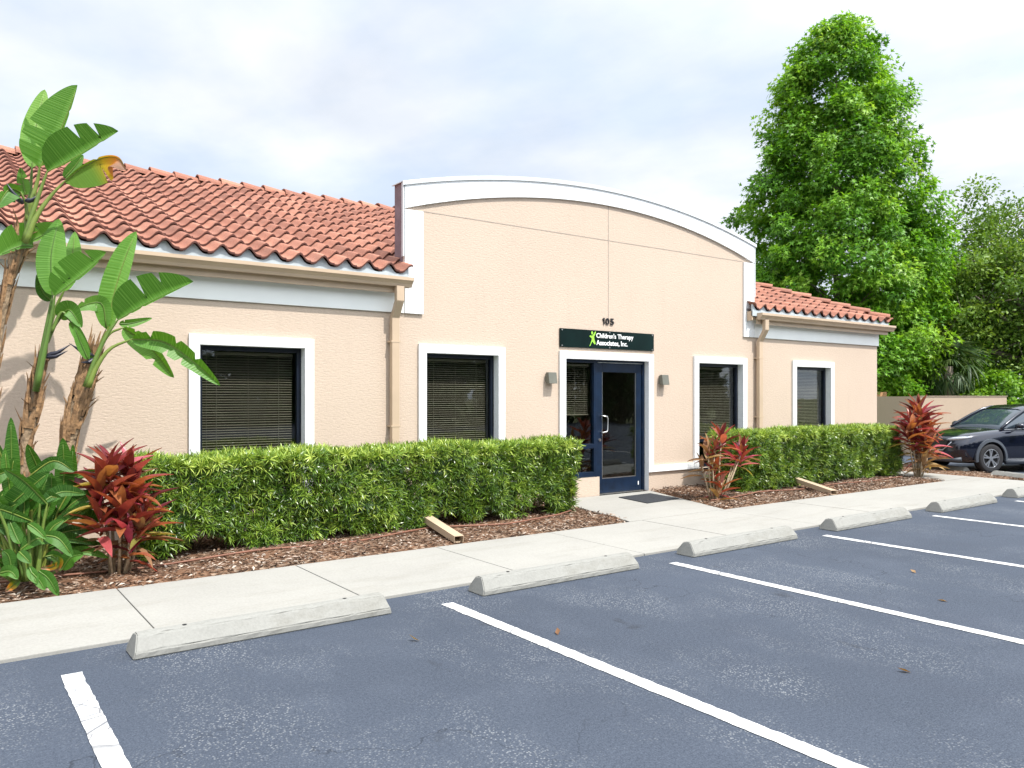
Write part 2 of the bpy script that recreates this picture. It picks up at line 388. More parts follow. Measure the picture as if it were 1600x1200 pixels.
M['gum_leaf'] = foliage('sweetgum_leaf', [(0, (.045, .15, .012)), (.35, (.17, .42, .03)), (.7, (.34, .62, .055)), (1, (.52, .76, .13))], .42, .42)
M['gum_leaf2'] = foliage('young_gum_leaf', [(0, (.05, .17, .012)), (.5, (.17, .38, .022)), (1, (.36, .58, .05))], .42, .42)
M['oak_leaf'] = foliage('oak_leaf', [(0, (.06, .13, .018)), (.5, (.17, .30, .04)), (1, (.34, .48, .08))], .35, .5)
M['shrub_leaf'] = foliage('pepper_bush_leaf', [(0, (.06, .17, .014)), (.5, (.20, .40, .028)), (1, (.38, .60, .06))], .40, .5)
M['wood_leaf'] = foliage('woodland_leaf', [(0, (.02, .06, .010)), (.6, (.05, .135, .02)), (1, (.12, .24, .035))], .3, .6)
M['palm_leaf'] = foliage('palmetto_leaf', [(0, (.03, .07, .02)), (.6, (.07, .13, .035)), (1, (.15, .20, .06))], .25, .5)
M['cordy'] = foliage('red_cordyline_leaf', [(0, (.11, .018, .026)), (.22, (.24, .035, .045)), (.4, (.38, .085, .045)), (.55, (.40, .16, .06)), (.7, (.58, .07, .15)), (.84, (.56, .24, .22)), (.93, (.24, .24, .06)), (1, (.48, .38, .09))], .36, .30, spec=.5)
M['cordy_dry'] = foliage('dry_cordyline_leaf', [(0, (.20, .09, .04)), (.5, (.36, .21, .10)), (1, (.46, .34, .17))], .25, .7)
def m_bop(name, stops, tips=None):
    m, t, b = new_mat(name)
    a = nn(t, 'ShaderNodeAttribute', attribute_name='rnd'); s = nn(t, 'ShaderNodeAttribute', attribute_name='along')
    c = ramp(t, a.outputs['Fac'], stops)
    # fine ribs across the blade
    w = nn(t, 'ShaderNodeMath', operation='MULTIPLY'); t.links.new(s.outputs['Fac'], w.inputs[0]); w.inputs[1].default_value = 230
    sn = nn(t, 'ShaderNodeMath', operation='SINE'); t.links.new(w.outputs[0], sn.inputs[0])
    w3 = nn(t, 'ShaderNodeMath', operation='MULTIPLY'); t.links.new(s.outputs['Fac'], w3.inputs[0]); w3.inputs[1].default_value = 57
    rr = nn(t, 'ShaderNodeTexNoise', noise_dimensions='1D'); t.links.new(w3.outputs[0], rr.inputs['W']); rr.inputs['Scale'].default_value = 1.0
    c = mixc(t, ramp(t, rr.outputs[0], [(.45, g3(0)), (.75, g3(.22))]), c, [min(1, x * 1.6) for x in stops[-1][1]])
    if tips:
        c2 = ramp(t, s.outputs['Fac'], tips); nz = noise(t, coords(t), 12, 4)
        c = mixc(t, ramp(t, s.outputs['Fac'], [(.25, g3(0)), (.5, g3(1))]), c, c2)
    t.links.new(c, b.inputs['Base Color']); b.inputs['Roughness'].default_value = .42; b.inputs['Specular IOR Level'].default_value = .32
    bump(t, b, sn.outputs[0], .15, .004)
    tr = nn(t, 'ShaderNodeBsdfTranslucent'); t.links.new(mixc(t, 1.0, c, (1.3, 1.2, .5), 'MULTIPLY'), tr.inputs[0])
    mx = nn(t, 'ShaderNodeMixShader'); mx.inputs[0].default_value = .33
    t.links.new(b.outputs[0], mx.inputs[1]); t.links.new(tr.outputs[0], mx.inputs[2]); t.links.new(mx.outputs[0], t.nodes['Material Output'].inputs[0])
    return m
M['bop'] = m_bop('paddle_leaf', [(0, (.012, .060, .006)), (.25, (.035, .125, .010)), (.5, (.075, .21, .020)), (.75, (.13, .30, .045)), (1, (.22, .40, .10))])
M['bop_dry'] = m_bop('browning_paddle_leaf', [(0, (.10, .20, .02)), (1, (.12, .25, .04))], [(.3, (.14, .24, .02)), (.5, (.50, .34, .02)), (.72, (.58, .22, .03)), (.85, (.36, .20, .13)), (1, (.22, .12, .08))])
M['petiole'] = foliage('paddle_leaf_stalk', [(0, (.10, .19, .035)), (.6, (.20, .26, .045)), (1, (.34, .28, .05))], .1, .4)
M['sheath'] = simple('dry_leaf_sheath', (.26, .15, .07), .85, var=.55, scale=16, bmp=.8, bscale=40)
M['ringtrunk'] = simple('ringed_palm_like_trunk', (.25, .175, .105), .9, var=.6, scale=22, bmp=1.0, bscale=38)
M['spathe'] = simple('dark_flower_bract', (.025, .025, .04), .4, var=.3)
# car
M['carpaint'] = simple('dark_navy_car_paint', (.004, .006, .017), .18, metal=.3, var=.05, coat=1.0)
M['carglass'] = simple('dark_car_glass', (.03, .045, .06), .03, var=.05, spec=1.0)
M['clad'] = simple('grey_plastic_cladding', (.05, .06, .075), .55)
M['tyre'] = simple('tyre_rubber', (.018, .018, .02), .85, var=.2)
M['rim'] = simple('silver_alloy', (.55, .56, .58), .3, metal=.9, var=.05)
M['hub'] = simple('dark_wheel_well', (.012, .012, .013), .8)
M['lamp'] = simple('headlamp_lens', (.45, .48, .52), .08, var=.15, spec=1.0)
M['carblack'] = simple('gloss_black_trim', (.010, .010, .012), .25)

# ------------------------------------------------------------------ the setting: ground, lot, pavements
def zt(x):                                 # the far lot on the right lies a little lower
    if x <= 16.2: return 0.0
    if x >= 19.2: return -.28
    s = (x - 16.2) / 3.0; s = s * s * (3 - 2 * s); return -.28 * s
def sheet(name, poly, dz, mat, parent=None, step=.5, kind='structure', thick=0):
    """a flat polygon (x, y) laid dz above the terrain, cut in strips where the terrain bends"""
    bm = bmesh.new(); vs = [bm.verts.new((x, y, 0)) for x, y in poly]; bm.faces.new(vs)
    x0, x1 = min(p[0] for p in poly), max(p[0] for p in poly)
    k = 16.2
    while k <= 19.21:
        if x0 < k < x1:
            bmesh.ops.bisect_plane(bm, geom=bm.verts[:] + bm.edges[:] + bm.faces[:], plane_co=(k, 0, 0), plane_no=(1, 0, 0))
        k += .3
    if thick:
        r = bmesh.ops.extrude_face_region(bm, geom=bm.faces[:])
        for g in r['geom']:
            if isinstance(g, bmesh.types.BMVert): g.co.z += thick
    for v in bm.verts: v.co.z += zt(v.co.x) + dz
    bmesh.ops.recalc_face_normals(bm, faces=bm.faces)
    if not thick:
        for f in bm.faces:
            if f.normal.z < 0: f.normal_flip()
    me = bpy.data.meshes.new(name); bm.to_mesh(me); bm.free()
    o = link(name, me, mat, parent)
    if kind and parent is None: tag(o, kind=kind)
    return o
MB().quad((-400, -400, -.55), (400, -400, -.55), (400, 400, -.55), (-400, 400, -.55)).build('ground', M['earth'], fix=False)['kind'] = 'structure'
lot = sheet('parking_lot', [(-34, -24), (44, -24), (44, 36), (-34, 36)], -.02, M['asphalt'], thick=.02)
for i, lx in enumerate([-4.53, -1.98, .575, 3.13, 5.655, 8.185, 10.72, 13.25, 15.8]):
    y0 = 5.17 if lx < 2 else 5.22
    ys = [y0 - 5.6 * k / 120 for k in range(121)]; jj = lambda a: a + random.gauss(0, .0022)
    sheet('parking_line', [(jj(lx), y) for y in ys] + [(jj(lx + .105), y) for y in ys[::-1]], .004, M['paint'], lot)

# concrete sidewalk of slabs with open joints
def sidewalk():
    mb = MB(); xs = [-12.42 + 1.513 * i for i in range(20)]
    mb.cur = 0
    g = .0045
    for a, b in zip(xs, xs[1:]):
        b2 = min(b, 16.1)
        mb.box((a + g, 5.62, -.05), (b2 - g, 7.15, .024 + random.uniform(-.002, .002)))
        if b2 >= 16.1: break
    o = mb.build('sidewalk', M['concrete'], bevel=.006); tag(o, kind='structure')
    MB().box((-12.5, 5.64, -.05), (16.05, 7.13, .008)).build('joint_filler', M['dark_gap'], o)
sidewalk()
def poly_slab(name, poly, z0, z1, mat, bevel=.006):
    o = MB().prism(poly, 'z', z0, z1).build(name, mat, bevel=bevel); tag(o, kind='structure'); return o
poly_slab('entry_path', [(7.05, 7.168), (8.88, 7.168), (9.62, 9.29), (7.55, 9.29)], -.05, .026, M['concrete'])
sheet('side_path', [(15.22, 7.168), (16.1, 7.168), (16.5, 9.0), (17.35, 11.5), (17.35, 24), (16.75, 24), (16.75, 9.4), (15.9, 9.4)], -.05, M['concrete'], thick=.072)
sheet('side_apron', [(16.118, 5.62), (16.45, 5.62), (16.75, 8.9), (16.52, 8.9), (16.118, 7.16)], -.05, M['concrete'], thick=.07)

# mulch beds (uncountable chips over a rough mulch surface)
def bed(name, poly, n, label_seed, grid=.12):
    xs = [p[0] for p in poly]; ys = [p[1] for p in poly]
    bm = bmesh.new(); bm.faces.new([bm.verts.new((x, y, 0)) for x, y in poly])
    k = min(xs) + grid
    while k < max(xs): bmesh.ops.bisect_plane(bm, geom=bm.verts[:] + bm.edges[:] + bm.faces[:], plane_co=(k, 0, 0), plane_no=(1, 0, 0)); k += grid * 2
    k = min(ys) + grid
    while k < max(ys): bmesh.ops.bisect_plane(bm, geom=bm.verts[:] + bm.edges[:] + bm.faces[:], plane_co=(0, k, 0), plane_no=(0, 1, 0)); k += grid
    def inside(x, y):
        c = False; j = len(poly) - 1
        for i in range(len(poly)):
            xi, yi = poly[i]; xj, yj = poly[j]
            if (yi > y) != (yj > y) and x < (xj - xi) * (y - yi) / (yj - yi) + xi: c = not c
            j = i
        return c
    def hz(x, y):
        return .020 + zt(x) + .018 * math.sin(x * 2.3 + y * 1.7) * math.sin(y * 3.1 + x) + .02
    for v in bm.verts:
        e = v.is_boundary
        v.co.z = zt(v.co.x) + .010 if e else hz(v.co.x, v.co.y) + random.uniform(-.008, .008)
    bmesh.ops.triangulate(bm, faces=bm.faces)
    for f in bm.faces:
        if f.normal.z < 0: f.normal_flip()
    me = bpy.data.meshes.new(name); bm.to_mesh(me); bm.free()
    o = link(name, me, M['mulch']); tag(o, kind='structure')
    P = []
    while len(P) < n:
        x = random.uniform(min(xs), max(xs)); y = random.uniform(min(ys), max(ys))
        if inside(x, y): P.append((x, y, hz(x, y) + random.uniform(-.004, .012)))
    P = np.array(P); th = rng.random(n) * 6.28
    D = np.stack([np.cos(th), np.sin(th), rng.normal(0, .25, n)], 1); N = np.stack([rng.normal(0, .4, n), rng.normal(0, .4, n), np.ones(n)], 1)
    V, F, A, S_ = stamp(P, D, N, rng.uniform(.025, .085, n), rng.uniform(.008, .026, n), OVAL[0], OVAL[1], rng.random(n) ** 1.2)
    c = link('mulch_chips', np_mesh('mulch_chips', V, F, {'rnd': A, 'along': S_}), M['chip']); tag(c, kind='stuff')
    return o
bed('mulch_bed', [(-6, 7.165), (7.03, 7.165), (7.52, 9.29), (-6, 9.29)], 26000, 1)
bed('mulch_bed', [(8.90, 7.165), (15.2, 7.165), (15.86, 9.29), (9.64, 9.29)], 14000, 2)
bed('mulch_bed', [(16.46, 5.2), (18.6, 3.6), (20.15, 7.6), (21.4, 10.8), (19.2, 12.6), (17.38, 11.5), (16.78, 9.0)], 5000, 3)
sheet('lawn', [(24.2, 13.6), (28.6, 11.0), (44, 4), (44, 36), (17.5, 36), (17.5, 14.8)], .03, M['lawn'])
sheet('concrete_pad', [(19.25, 12.65), (21.5, 10.9), (22.6, 13.2), (20.2, 14.6)], -.02, M['concrete'], thick=.05)

# ------------------------------------------------------------------ the building
WY = 9.31; Z0 = -.1; FB = 2.70; XL, XA, XB, XR = -9.0, 5.0, 12.38, 16.70; XM = (XA + XB) / 2; BY = 19.2
def circ(apex, Rr): return lambda x: apex - (Rr - math.sqrt(Rr * Rr - (x - XM) ** 2))
arch_o = circ(4.905, 14.76); arch_i = circ(4.64, 12.55)
bld = thing('office_building', 'single storey peach stucco office with arched parapet and clay tile roof', 'building', (XM, WY, 0))
OP = [(2.405, 3.635, .335, 2.185), (5.337, 6.52, .335, 2.185), (10.818, 12.035, .335, 2.185), (13.695, 14.875, .335, 2.185)]   # windows
DOOR = (7.78, 9.57, .0, 2.178)
SIDE_BASE = (7.78, 8.50)
def front_wall():
    mb = MB(); rects = [(a, b, c, d) for a, b, c, d in OP] + [(DOOR[0], DOOR[1], .325, DOOR[3]), (SIDE_BASE[1], DOOR[1], Z0 - 1, .325)]
    xs = sorted({XL, XA, XB, XR} | {r[0] for r in rects} | {r[1] for r in rects}); zs = sorted({Z0, FB, .325} | {r[2] for r in rects if r[2] > Z0} | {r[3] for r in rects})
    for x0, x1 in zip(xs, xs[1:]):
        for z0, z1 in zip(zs, zs[1:]):
            cx, cz = (x0 + x1) / 2, (z0 + z1) / 2
            if any(a < cx < b and c < cz < d for a, b, c, d in rects): continue
            mb.quad((x0, WY, z0), (x1, WY, z0), (x1, WY, z1), (x0, WY, z1))
    for a, b, c, d in rects:                      # reveals
        y1 = WY + .14
        mb.quad((a, WY, c), (a, WY, d), (a, y1, d), (a, y1, c)); mb.quad((b, WY, d), (b, WY, c), (b, y1, c), (b, y1, d))
        if d < 2.5 and d > .4: mb.quad((a, WY, d), (b, WY, d), (b, y1, d), (a, y1, d))
        if c > 0 and b != DOOR[1]: mb.quad((a, WY, c), (a, y1, c), (b, y1, c), (b, WY, c))
    n = 48                                          # wall under the arch
    for i in range(n):
        x0 = XA + (XB - XA) * i / n; x1 = XA + (XB - XA) * (i + 1) / n
        mb.quad((x0, WY, FB), (x1, WY, FB), (x1, WY, arch_o(x1)), (x0, WY, arch_o(x0)))
    for a, b in ((XL, XA), (XB, XR)): mb.quad((a, WY, FB), (b, WY, FB), (b, WY, 3.08), (a, WY, 3.08))
    # side and rear walls
    mb.quad((XR, WY, Z0 - .2), (XR, BY, Z0 - .2), (XR, BY, 3.08), (XR, WY, 3.08)); mb.quad((XL, BY, Z0), (XL, WY, Z0), (XL, WY, 3.08), (XL, BY, 3.08))
    mb.quad((XR, BY, Z0 - .2), (XL, BY, Z0), (XL, BY, 3.08), (XR, BY, 3.08))
    return mb.build('wall', M['stucco'], bld, fix=False)
wall = front_wall()
def parapet_back():
    mb = MB(); n = 32; yb = WY + .24
    for i in range(n):
        x0 = XA + (XB - XA) * i / n; x1 = XA + (XB - XA) * (i + 1) / n
        mb.quad((x1, yb, 3.0), (x0, yb, 3.0), (x0, yb, arch_o(x0)), (x1, yb, arch_o(x1)))
        mb.quad((x0, WY, arch_o(x0)), (x1, WY, arch_o(x1)), (x1, yb, arch_o(x1)), (x0, yb, arch_o(x0)))
    for x in (XA, XB):
        mb.quad((x, WY, 3.0), (x, yb, 3.0), (x, yb, arch_o(x)), (x, WY, arch_o(x)))
    mb.build('parapet', M['mauve'], bld, fix=False)
parapet_back()
def curved_band(lo, hi, x0, x1, y0, y1, n=48):
    mb = MB(); vs = []; fs = []
    for i in range(n + 1):
        x = x0 + (x1 - x0) * i / n
        vs += [(x, y0, lo(x)), (x, y0, hi(x)), (x, y1, hi(x)), (x, y1, lo(x))]
    for i in range(n):
        b = i * 4
        for k in range(4): fs.append((b + k, b + (k + 1) % 4, b + 4 + (k + 1) % 4, b + 4 + k))
    fs += [(0, 1, 2, 3), (n*4, n*4+3, n*4+2, n*4+1)]
    return mb.add(vs, fs)
curved_band(arch_i, lambda x: arch_o(x) - .012, XA + .012, XB - .012, WY - .035, WY - .001).build('arch_trim', M['white_trim'], bld)
for a, b in ((XA + .012, XA + .29), (XB - .31, XB - .012)):
    MB().box((a, WY - .033, FB), (b, WY - .001, 4.078)).build('corner_trim', M['white_trim'], bld)
curved_band(lambda x: arch_o(x) - .045, lambda x: arch_o(x) + .012, XA - .03, XB + .03, WY - .055, WY - .037).build('parapet_cap', M['flash'], bld)
curved_band(lambda x: arch_o(x) + .002, lambda x: arch_o(x) + .013, XA - .03, XB + .03, WY - .037, WY + .27).build('parapet_cap', M['flash'], bld)
for x0, x1 in ((XA - .018, XA - .001), (XB + .001, XB + .018)):
    MB().box((x0, WY - .036, 3.45), (x1, WY + .012, arch_o(XA) - .01)).build('edge_flashing', M['flash'], bld)
mbj = MB(); mbj.box((XA + .30, WY - .003, 4.084), (XB - .02, WY - .0005, 4.094)); mbj.box((XM - .005, WY - .004, 2.84), (XM + .005, WY - .0005, 4.66))
mbj.build('control_joint', M['joint'], bld)
for a, b in ((XL, XA), (XB, XR)):
    MB().box((a, WY - .028, FB), (b, WY - .001, 3.04)).build('fascia', M['fascia'], bld)
    MB().box((a, WY - .004, FB - .013), (b, WY - .0008, FB)).build('fascia_joint', M['joint'], bld)
MB().box((XR + .001, WY - .028, FB), (XR + .028, BY, 3.04)).build('fascia', M['fascia'], bld)

# roof: S tiles in lapped courses
PITCH = .40; EY = 9.13; EZ = 3.18; RYD = 14.40; ANG = math.atan(PITCH); CO = .338; WV = .30
EAVE_L = (XL - .4, 5.02); EAVE_R = (12.14, 16.90)
RZ = EZ + (RYD - EY) * PITCH
def tile_field(x0, x1, ncourse, clip=None, seg=10, flip=None):
    """front slope tiles; local u along eave (world x), s up the slope"""
    ntile = int(math.ceil((x1 - x0) / WV)); PH = np.array([0, .08, .16, .24, .32, .40, .47, .50, .60, .70, .80, .90]); seg = len(PH); cols = ntile * seg + 1
    ph = np.append(np.tile(PH, ntile), 0); us = x0 + WV * np.append(np.repeat(np.arange(ntile), seg) + np.tile(PH, ntile), ntile)
    prof = .050 * np.cos(2 * np.pi * ph) + .012 * np.cos(4 * np.pi * ph) + np.where(ph < .48, .016 * ph / .47, 0)   # the step is the side lap
    sv = np.array([0, .02, .4, .75, 1.08]); lift = np.array([.040, .044, .032, .018, .004])
    V = []; F = []; A = []; MI = []; b = 0
    for c in range(ncourse):
        rt = np.repeat(rng.random(ntile), seg); rt = np.append(rt, rt[-1])
        jit = np.repeat(rng.normal(0, .006, ntile), seg); jit = np.append(jit, jit[-1])
        rows = [(0, -.026)] + [(0, 0)] + [(k, 0) for k in range(1, 5)]
        rr = 0
        for r_i, (k, dzz) in enumerate(rows):
            s = (c + sv[k]) * CO + (jit if k < 2 else 0)
            h = prof * (1 - .12 * sv[k]) + lift[k] + .04 + dzz
            y = EY + s * math.cos(ANG) - h * math.sin(ANG); z = EZ + s * math.sin(ANG) + h * math.cos(ANG)
            V.append(np.stack([us, y * np.ones(cols), z * np.ones(cols)], 1)); A.append(rt)
        nr = len(rows)
        idx = b + np.arange(nr)[:, None] * cols + np.arange(cols)[None]
        q = np.stack([idx[:-1, :-1], idx[:-1, 1:], idx[1:, 1:], idx[1:, :-1]], -1)
        F.append(q.reshape(-1, 4)); mi_ = np.repeat((np.arange(nr - 1) == 0).astype(int)[:, None], cols - 1, 1); mi_[:, 6::seg] = 1; MI.append(mi_.ravel()); b += nr * cols
    return np.concatenate(V), np.concatenate(F), np.concatenate(A), np.concatenate(MI)
def roof_part(name, x0, x1, nc, cut=None, parent=bld, transform=None):
    V, F, A, MI = tile_field(x0, x1, nc)
    if transform is not None: V = transform(V)
    me = np_mesh(name, V, F, {'rnd': A}, MI)
    if cut:
        bm = bmesh.new(); bm.from_mesh(me)
        for co, no in cut:
            bmesh.ops.bisect_plane(bm, geom=bm.verts[:] + bm.edges[:] + bm.faces[:], plane_co=co, plane_no=no, clear_outer=True)
        bm.to_mesh(me); bm.free()
    return link(name, me, [M['tile'], M['tile_edge']], parent, smooth=False)
NC = int((RYD - EY) / math.cos(ANG) / CO)
HX = EAVE_R[1]                                   # hip starts at the right eave corner and runs back and left at 45 degrees
hipcut = [((HX, EY, 0), (1, 1, 0))]
roofL = roof_part('roof', EAVE_L[0], EAVE_L[1], NC + 1, [((0, RYD, 0), (0, 1, 0)), ((EAVE_L[1], 0, 0), (1, 0, 0)), ])
roof_part('roof', EAVE_L[0] + 47 * WV, 9.8, NC + 1, [((0, RYD, 0), (0, 1, 0)), ((0, WY + .25, 0), (0, -1, 0)), ((EAVE_L[1], 0, 0), (-1, 0, 0))])
# the part of the left field behind the parapet is trimmed off by the parapet's own side
roofR = roof_part('roof', EAVE_R[0], EAVE_R[1] + .3, NC, hipcut + [((0, RYD, 0), (0, 1, 0))])
def rot_end(V):                                  # the hip end faces +x: same tiles turned a quarter about the hip corner
    u = V[:, 0]; y = V[:, 1]
    return np.stack([HX - (y - EY), EY + (u - EAVE_R[0]), V[:, 2]], 1)
roof_part('hip_end_roof', EAVE_R[0], EAVE_R[0] + 10.8, NC, [((HX, EY, 0), (-1, -1, 0)), ((HX, EY + 10.8, 0), (-1, 1, 0))], transform=rot_end)
def decks():
    mb = MB(); o = .005
    mb.quad((XL - .4, EY + .03, EZ - o), (EAVE_L[1], EY + .03, EZ - o), (EAVE_L[1], RYD, RZ - o), (XL - .4, RYD, RZ - o))
    mb.quad((EAVE_R[0], EY + .03, EZ - o), (HX - .03, EY + .03, EZ - o), (HX - (RYD - EY), RYD, RZ - o), (EAVE_R[0] - .6, RYD, RZ - o))
    mb.quad((EAVE_L[1], WY + .245, EZ + .13), (EAVE_R[0], WY + .245, EZ + .13), (EAVE_R[0] - .4, RYD, RZ - o), (EAVE_L[1], RYD, RZ - o))
    mb.quad((XL - .4, 2 * RYD - EY, EZ), (XL - .4, RYD, RZ - o), (HX - (RYD - EY), RYD, RZ - o), (HX, 2 * RYD - EY, EZ))
    mb.quad((XL - .4, EY + .05, EZ - .05), (XL - .4, RYD, RZ - .01), (XL - .4, 2 * RYD - EY, EZ))
    mb.build('roof_deck', M['tile_edge'], bld, fix=False)
    for a, b in (EAVE_L, EAVE_R):
        mb = MB(); n = int((b - .03 - a) / .03); y0, y1 = EY + .012, EY + .045; vs = []
        for i in range(n + 1):
            x = a + (b - .03 - a) * i / n; ph = 2 * math.pi * (x - a) / WV; zt2 = EZ + .050 * math.cos(ph) + .012 * math.cos(2 * ph) + .052
            vs += [(x, y0, EZ - .10), (x, y0, zt2 - .006), (x, y1, zt2), (x, y1, EZ - .10)]
        mb.add(vs, [(i*4 + k, i*4 + (k+1) % 4, i*4 + 4 + (k+1) % 4, i*4 + 4 + k) for i in range(n) for k in range(4)] + [(0, 1, 2, 3), (n*4, n*4+1, n*4+2, n*4+3)])
        mb.build('bird_stop', M['birdstop'], bld)
    MB().box((HX - .11, EY + .12, EZ - .12), (HX - .075, 2 * RYD - EY - .1, EZ + .05)).build('bird_stop', M['birdstop'], bld)
    # soffits
    MB().box((XL - .3, EY + .06, 3.045), (EAVE_L[1] - .04, WY - .03, 3.06)).build('soffit', M['gutter'], bld)
    MB().box((EAVE_R[0] + .03, EY + .06, 3.045), (HX - .06, WY - .03, 3.06)).build('soffit', M['gutter'], bld)
    MB().box((XR + .03, WY - .03, 3.02), (HX - .06, BY, 3.035)).build('soffit', M['gutter'], bld)
    MB().box((EAVE_R[0] + .0, EY + .03, 3.0), (EAVE_R[0] + .03, WY - .037, 3.17)).build('rake_board', M['gutter'], bld)
decks()
def caps(p0, p1, n, name, r=.115, parent=None):
    p0 = Vector(p0); p1 = Vector(p1); d = (p1 - p0) / n; t = d.normalized(); s = t.cross(Vector((0, 0, 1))).normalized(); u = s.cross(t)
    for i in range(n):
        V = []; F = []; seg = 8
        a = p0 + d * i + u * random.uniform(-.008, .008); b = a + d * 1.07
        for j, (c, rr, up) in enumerate(((a, r, .03), (a, r, .045), (b, r * .84, .01))):
            rr = r - .012 if j == 0 else rr
            for k in range(seg + 1):
                th = math.pi * k / seg
                V.append(c + s * math.cos(th) * rr + u * (math.sin(th) * rr * .78 + (up if j else .03)))
        for j in range(2):
            for k in range(seg): F.append((j*(seg+1)+k, j*(seg+1)+k+1, (j+1)*(seg+1)+k+1, (j+1)*(seg+1)+k))
        if i == 0: F.append(tuple(range(seg + 1)))
        me = np_mesh_poly(name, V, F, random.random())
        link(name, me, M['tile'], parent or bld)
def np_mesh_poly(name, V, F, rnd):
    me = bpy.data.meshes.new(name); me.from_pydata([tuple(v) for v in V], [], F); me.update()
    a = me.attributes.new('rnd', 'FLOAT', 'POINT'); a.data.foreach_set('value', [rnd] * len(V)); return me
caps((XL - .4, RYD, RZ + .0), (10.6, RYD, RZ + .0), 52, 'ridge_tile', .17, roofL)
caps((HX - .03, EY + .03, EZ + .09), (HX - (RYD - EY), RYD, RZ + .09), 18, 'hip_tile', .12, roofR)

# gutters with downspouts
def gutter(x0, x1, ds_x, flip):
    GD = .03; prof = [(EY + .02, 2.99), (EY - .05, 2.985), (EY - .065, 3.02), (EY - .085, 3.045), (EY - .105, 3.065), (EY - .105, 3.105), (EY - .09, 3.105), (EY - .088, 3.06), (EY - .05, 3.0), (EY + .02, 3.0)]
    mb = MB(); n = len(prof); vs = []; fs = []
    for x in (x0, x1): vs += [(x, p[0], p[1] + GD) for p in prof]
    fs = [(i, (i + 1) % n, n + (i + 1) % n, n + i) for i in range(n)]
    mb.add(vs, fs)
    endp = [(y_, z_ + GD) for y_, z_ in [(EY + .02, 2.985), (EY - .05, 2.983), (EY - .067, 3.02), (EY - .108, 3.065), (EY - .108, 3.107), (EY + .02, 3.107)]]
    mb.prism(endp, 'x', x1, x1 + .004); mb.prism(endp, 'x', x0 - .004, x0)
    mb.box((x0, EY + .02, 3.01), (x1, EY + .028, 3.145))
    g = mb.build('gutter', M['gutter'], bld)
    mb = MB(); w = .055
    mb.box((x0 + .03, EY + .028, 2.94), (x1 - .1, EY + .06, 3.05)); mb.build('fascia_board', M['gutter'], bld)
    # downspout: drop, slanted elbow back to the wall, long leg
    secs = [(EY - .035, 3.02), (EY - .035, 2.83), (WY - .085, 2.62), (WY - .085, .22)]
    mb = MB(); vs = []; d = .036
    for i, (y, z) in enumerate(secs):
        for sx, sy in ((-w, -d), (w, -d), (w, d), (-w, d)):
            vs.append((ds_x + sx, y + sy, z))
    fs = [(i*4 + k, i*4 + (k+1) % 4, i*4 + 4 + (k+1) % 4, i*4 + 4 + k) for i in range(3) for k in range(4)]
    mb.add(vs, fs); mb.build('downspout', M['gutter'], g, bevel=.008)
    mb = MB()
    for z in (2.30, 1.2): mb.box((ds_x - w - .012, WY - .124, z), (ds_x + w + .012, WY - .002, z + .022))
    mb.build('strap', M['gutter'], g)
gutter(XL - .4, 5.0, 4.83, 1); gutter(12.27, 16.97, 12.46, -1)

# windows
def blinds(name, x0, x1, z0, z1, y, parent, sill=None, tilt=28):
    mb = MB(); p = .030; w = .0125; a = R(tilt); z = z1 - .05
    while z > z0:
        dy, dz = w * math.cos(a), w * math.sin(a); j = random.uniform(-.0012, .0012)
        mb.add([(x0, y - dy, z - dz + j), (x1, y - dy, z - dz + j), (x1, y + dy, z + dz), (x0, y + dy, z + dz)], [(0, 1, 2, 3)])
        z -= p
    mb.box((x0, y - .018, z1 - .035), (x1, y + .018, z1))
    mb.box((x0, y - .014, z0 - .02), (x1, y + .014, z0))
    for fx in (.16, .5, .84):
        cx = x0 + (x1 - x0) * fx; mb.box((cx - .0025, y - .0165, z0), (cx + .0025, y - .014, z1 - .035))
    cx = x0 + .06; mb.box((cx - .002, y - .024, z0 + .35), (cx + .002, y - .020, z1 - .03))
    return mb.build(name, M['blind'], parent, fix=False)
def window(a, b, c, d, bl):
    yf, yg, yb = WY + .085, WY + .12, WY + .15; f = .055
    mb = MB()
    mb.box((a, yf, c), (a + f, yb, d)); mb.box((b - f, yf, c), (b, yb, d)); mb.box((a + f, yf, d - f), (b - f, yb, d)); mb.box((a + f, yf, c), (b - f, yb, c + f))
    mb.box((a + f, yf + .005, .78), (b - f, yb, .84))
    w = mb.build('window', M['frame'], bld, bevel=.004)
    MB().box((a + f - .004, yg, .836), (b - f + .004, yg + .006, d - f + .004)).build('pane', M['glass'], w)
    MB().box((a + f - .004, yg, c + f - .004), (b - f + .004, yg + .006, .784)).build('pane', M['glass'], w)
    blinds('blind', a + f + .01, b - f - .02, bl, d - f - .01, WY + .20, w)
    # raised white stucco surround
    t = .117; mb = MB(); y0, y1 = WY - .04, WY - .001
    mb.prism([(a - t, c), (a, c), (a, d), (b, d), (b, c), (b + t, c), (b + t, d + t), (a - t, d + t)], 'y', y0, y1)
    mb.quad((b - .002, WY - .038, c), (b - .002, WY + .084, c), (b - .002, WY + .084, d), (b - .002, WY - .038, d))
    mb.quad((a + .002, WY - .038, c), (a + .002, WY + .084, c), (a + .002, WY + .084, d), (a + .002, WY - .038, d))
    mb.quad((a, WY - .038, d - .002), (b, WY - .038, d - .002), (b, WY + .084, d - .002), (a, WY + .084, d - .002))
    mb.build('surround', M['white_trim'], w)
    MB().box((a - .01, WY - .03, c - .018), (b + .01, WY + .084, c - .001)).build('sill', M['frame'], w)
for o_, bl in zip(OP, (.40, .40, .86, .40)): window(*o_, bl)
# white band that ties the door surround to the neighbouring windows
for a, b in ((OP[1][1] + .119, DOOR[0] - .119), (DOOR[1] + .119, OP[2][0] - .119)):
    MB().box((a, WY - .039, .335), (b, WY - .001, .437)).build('sill_band', M['white_trim'], bld)

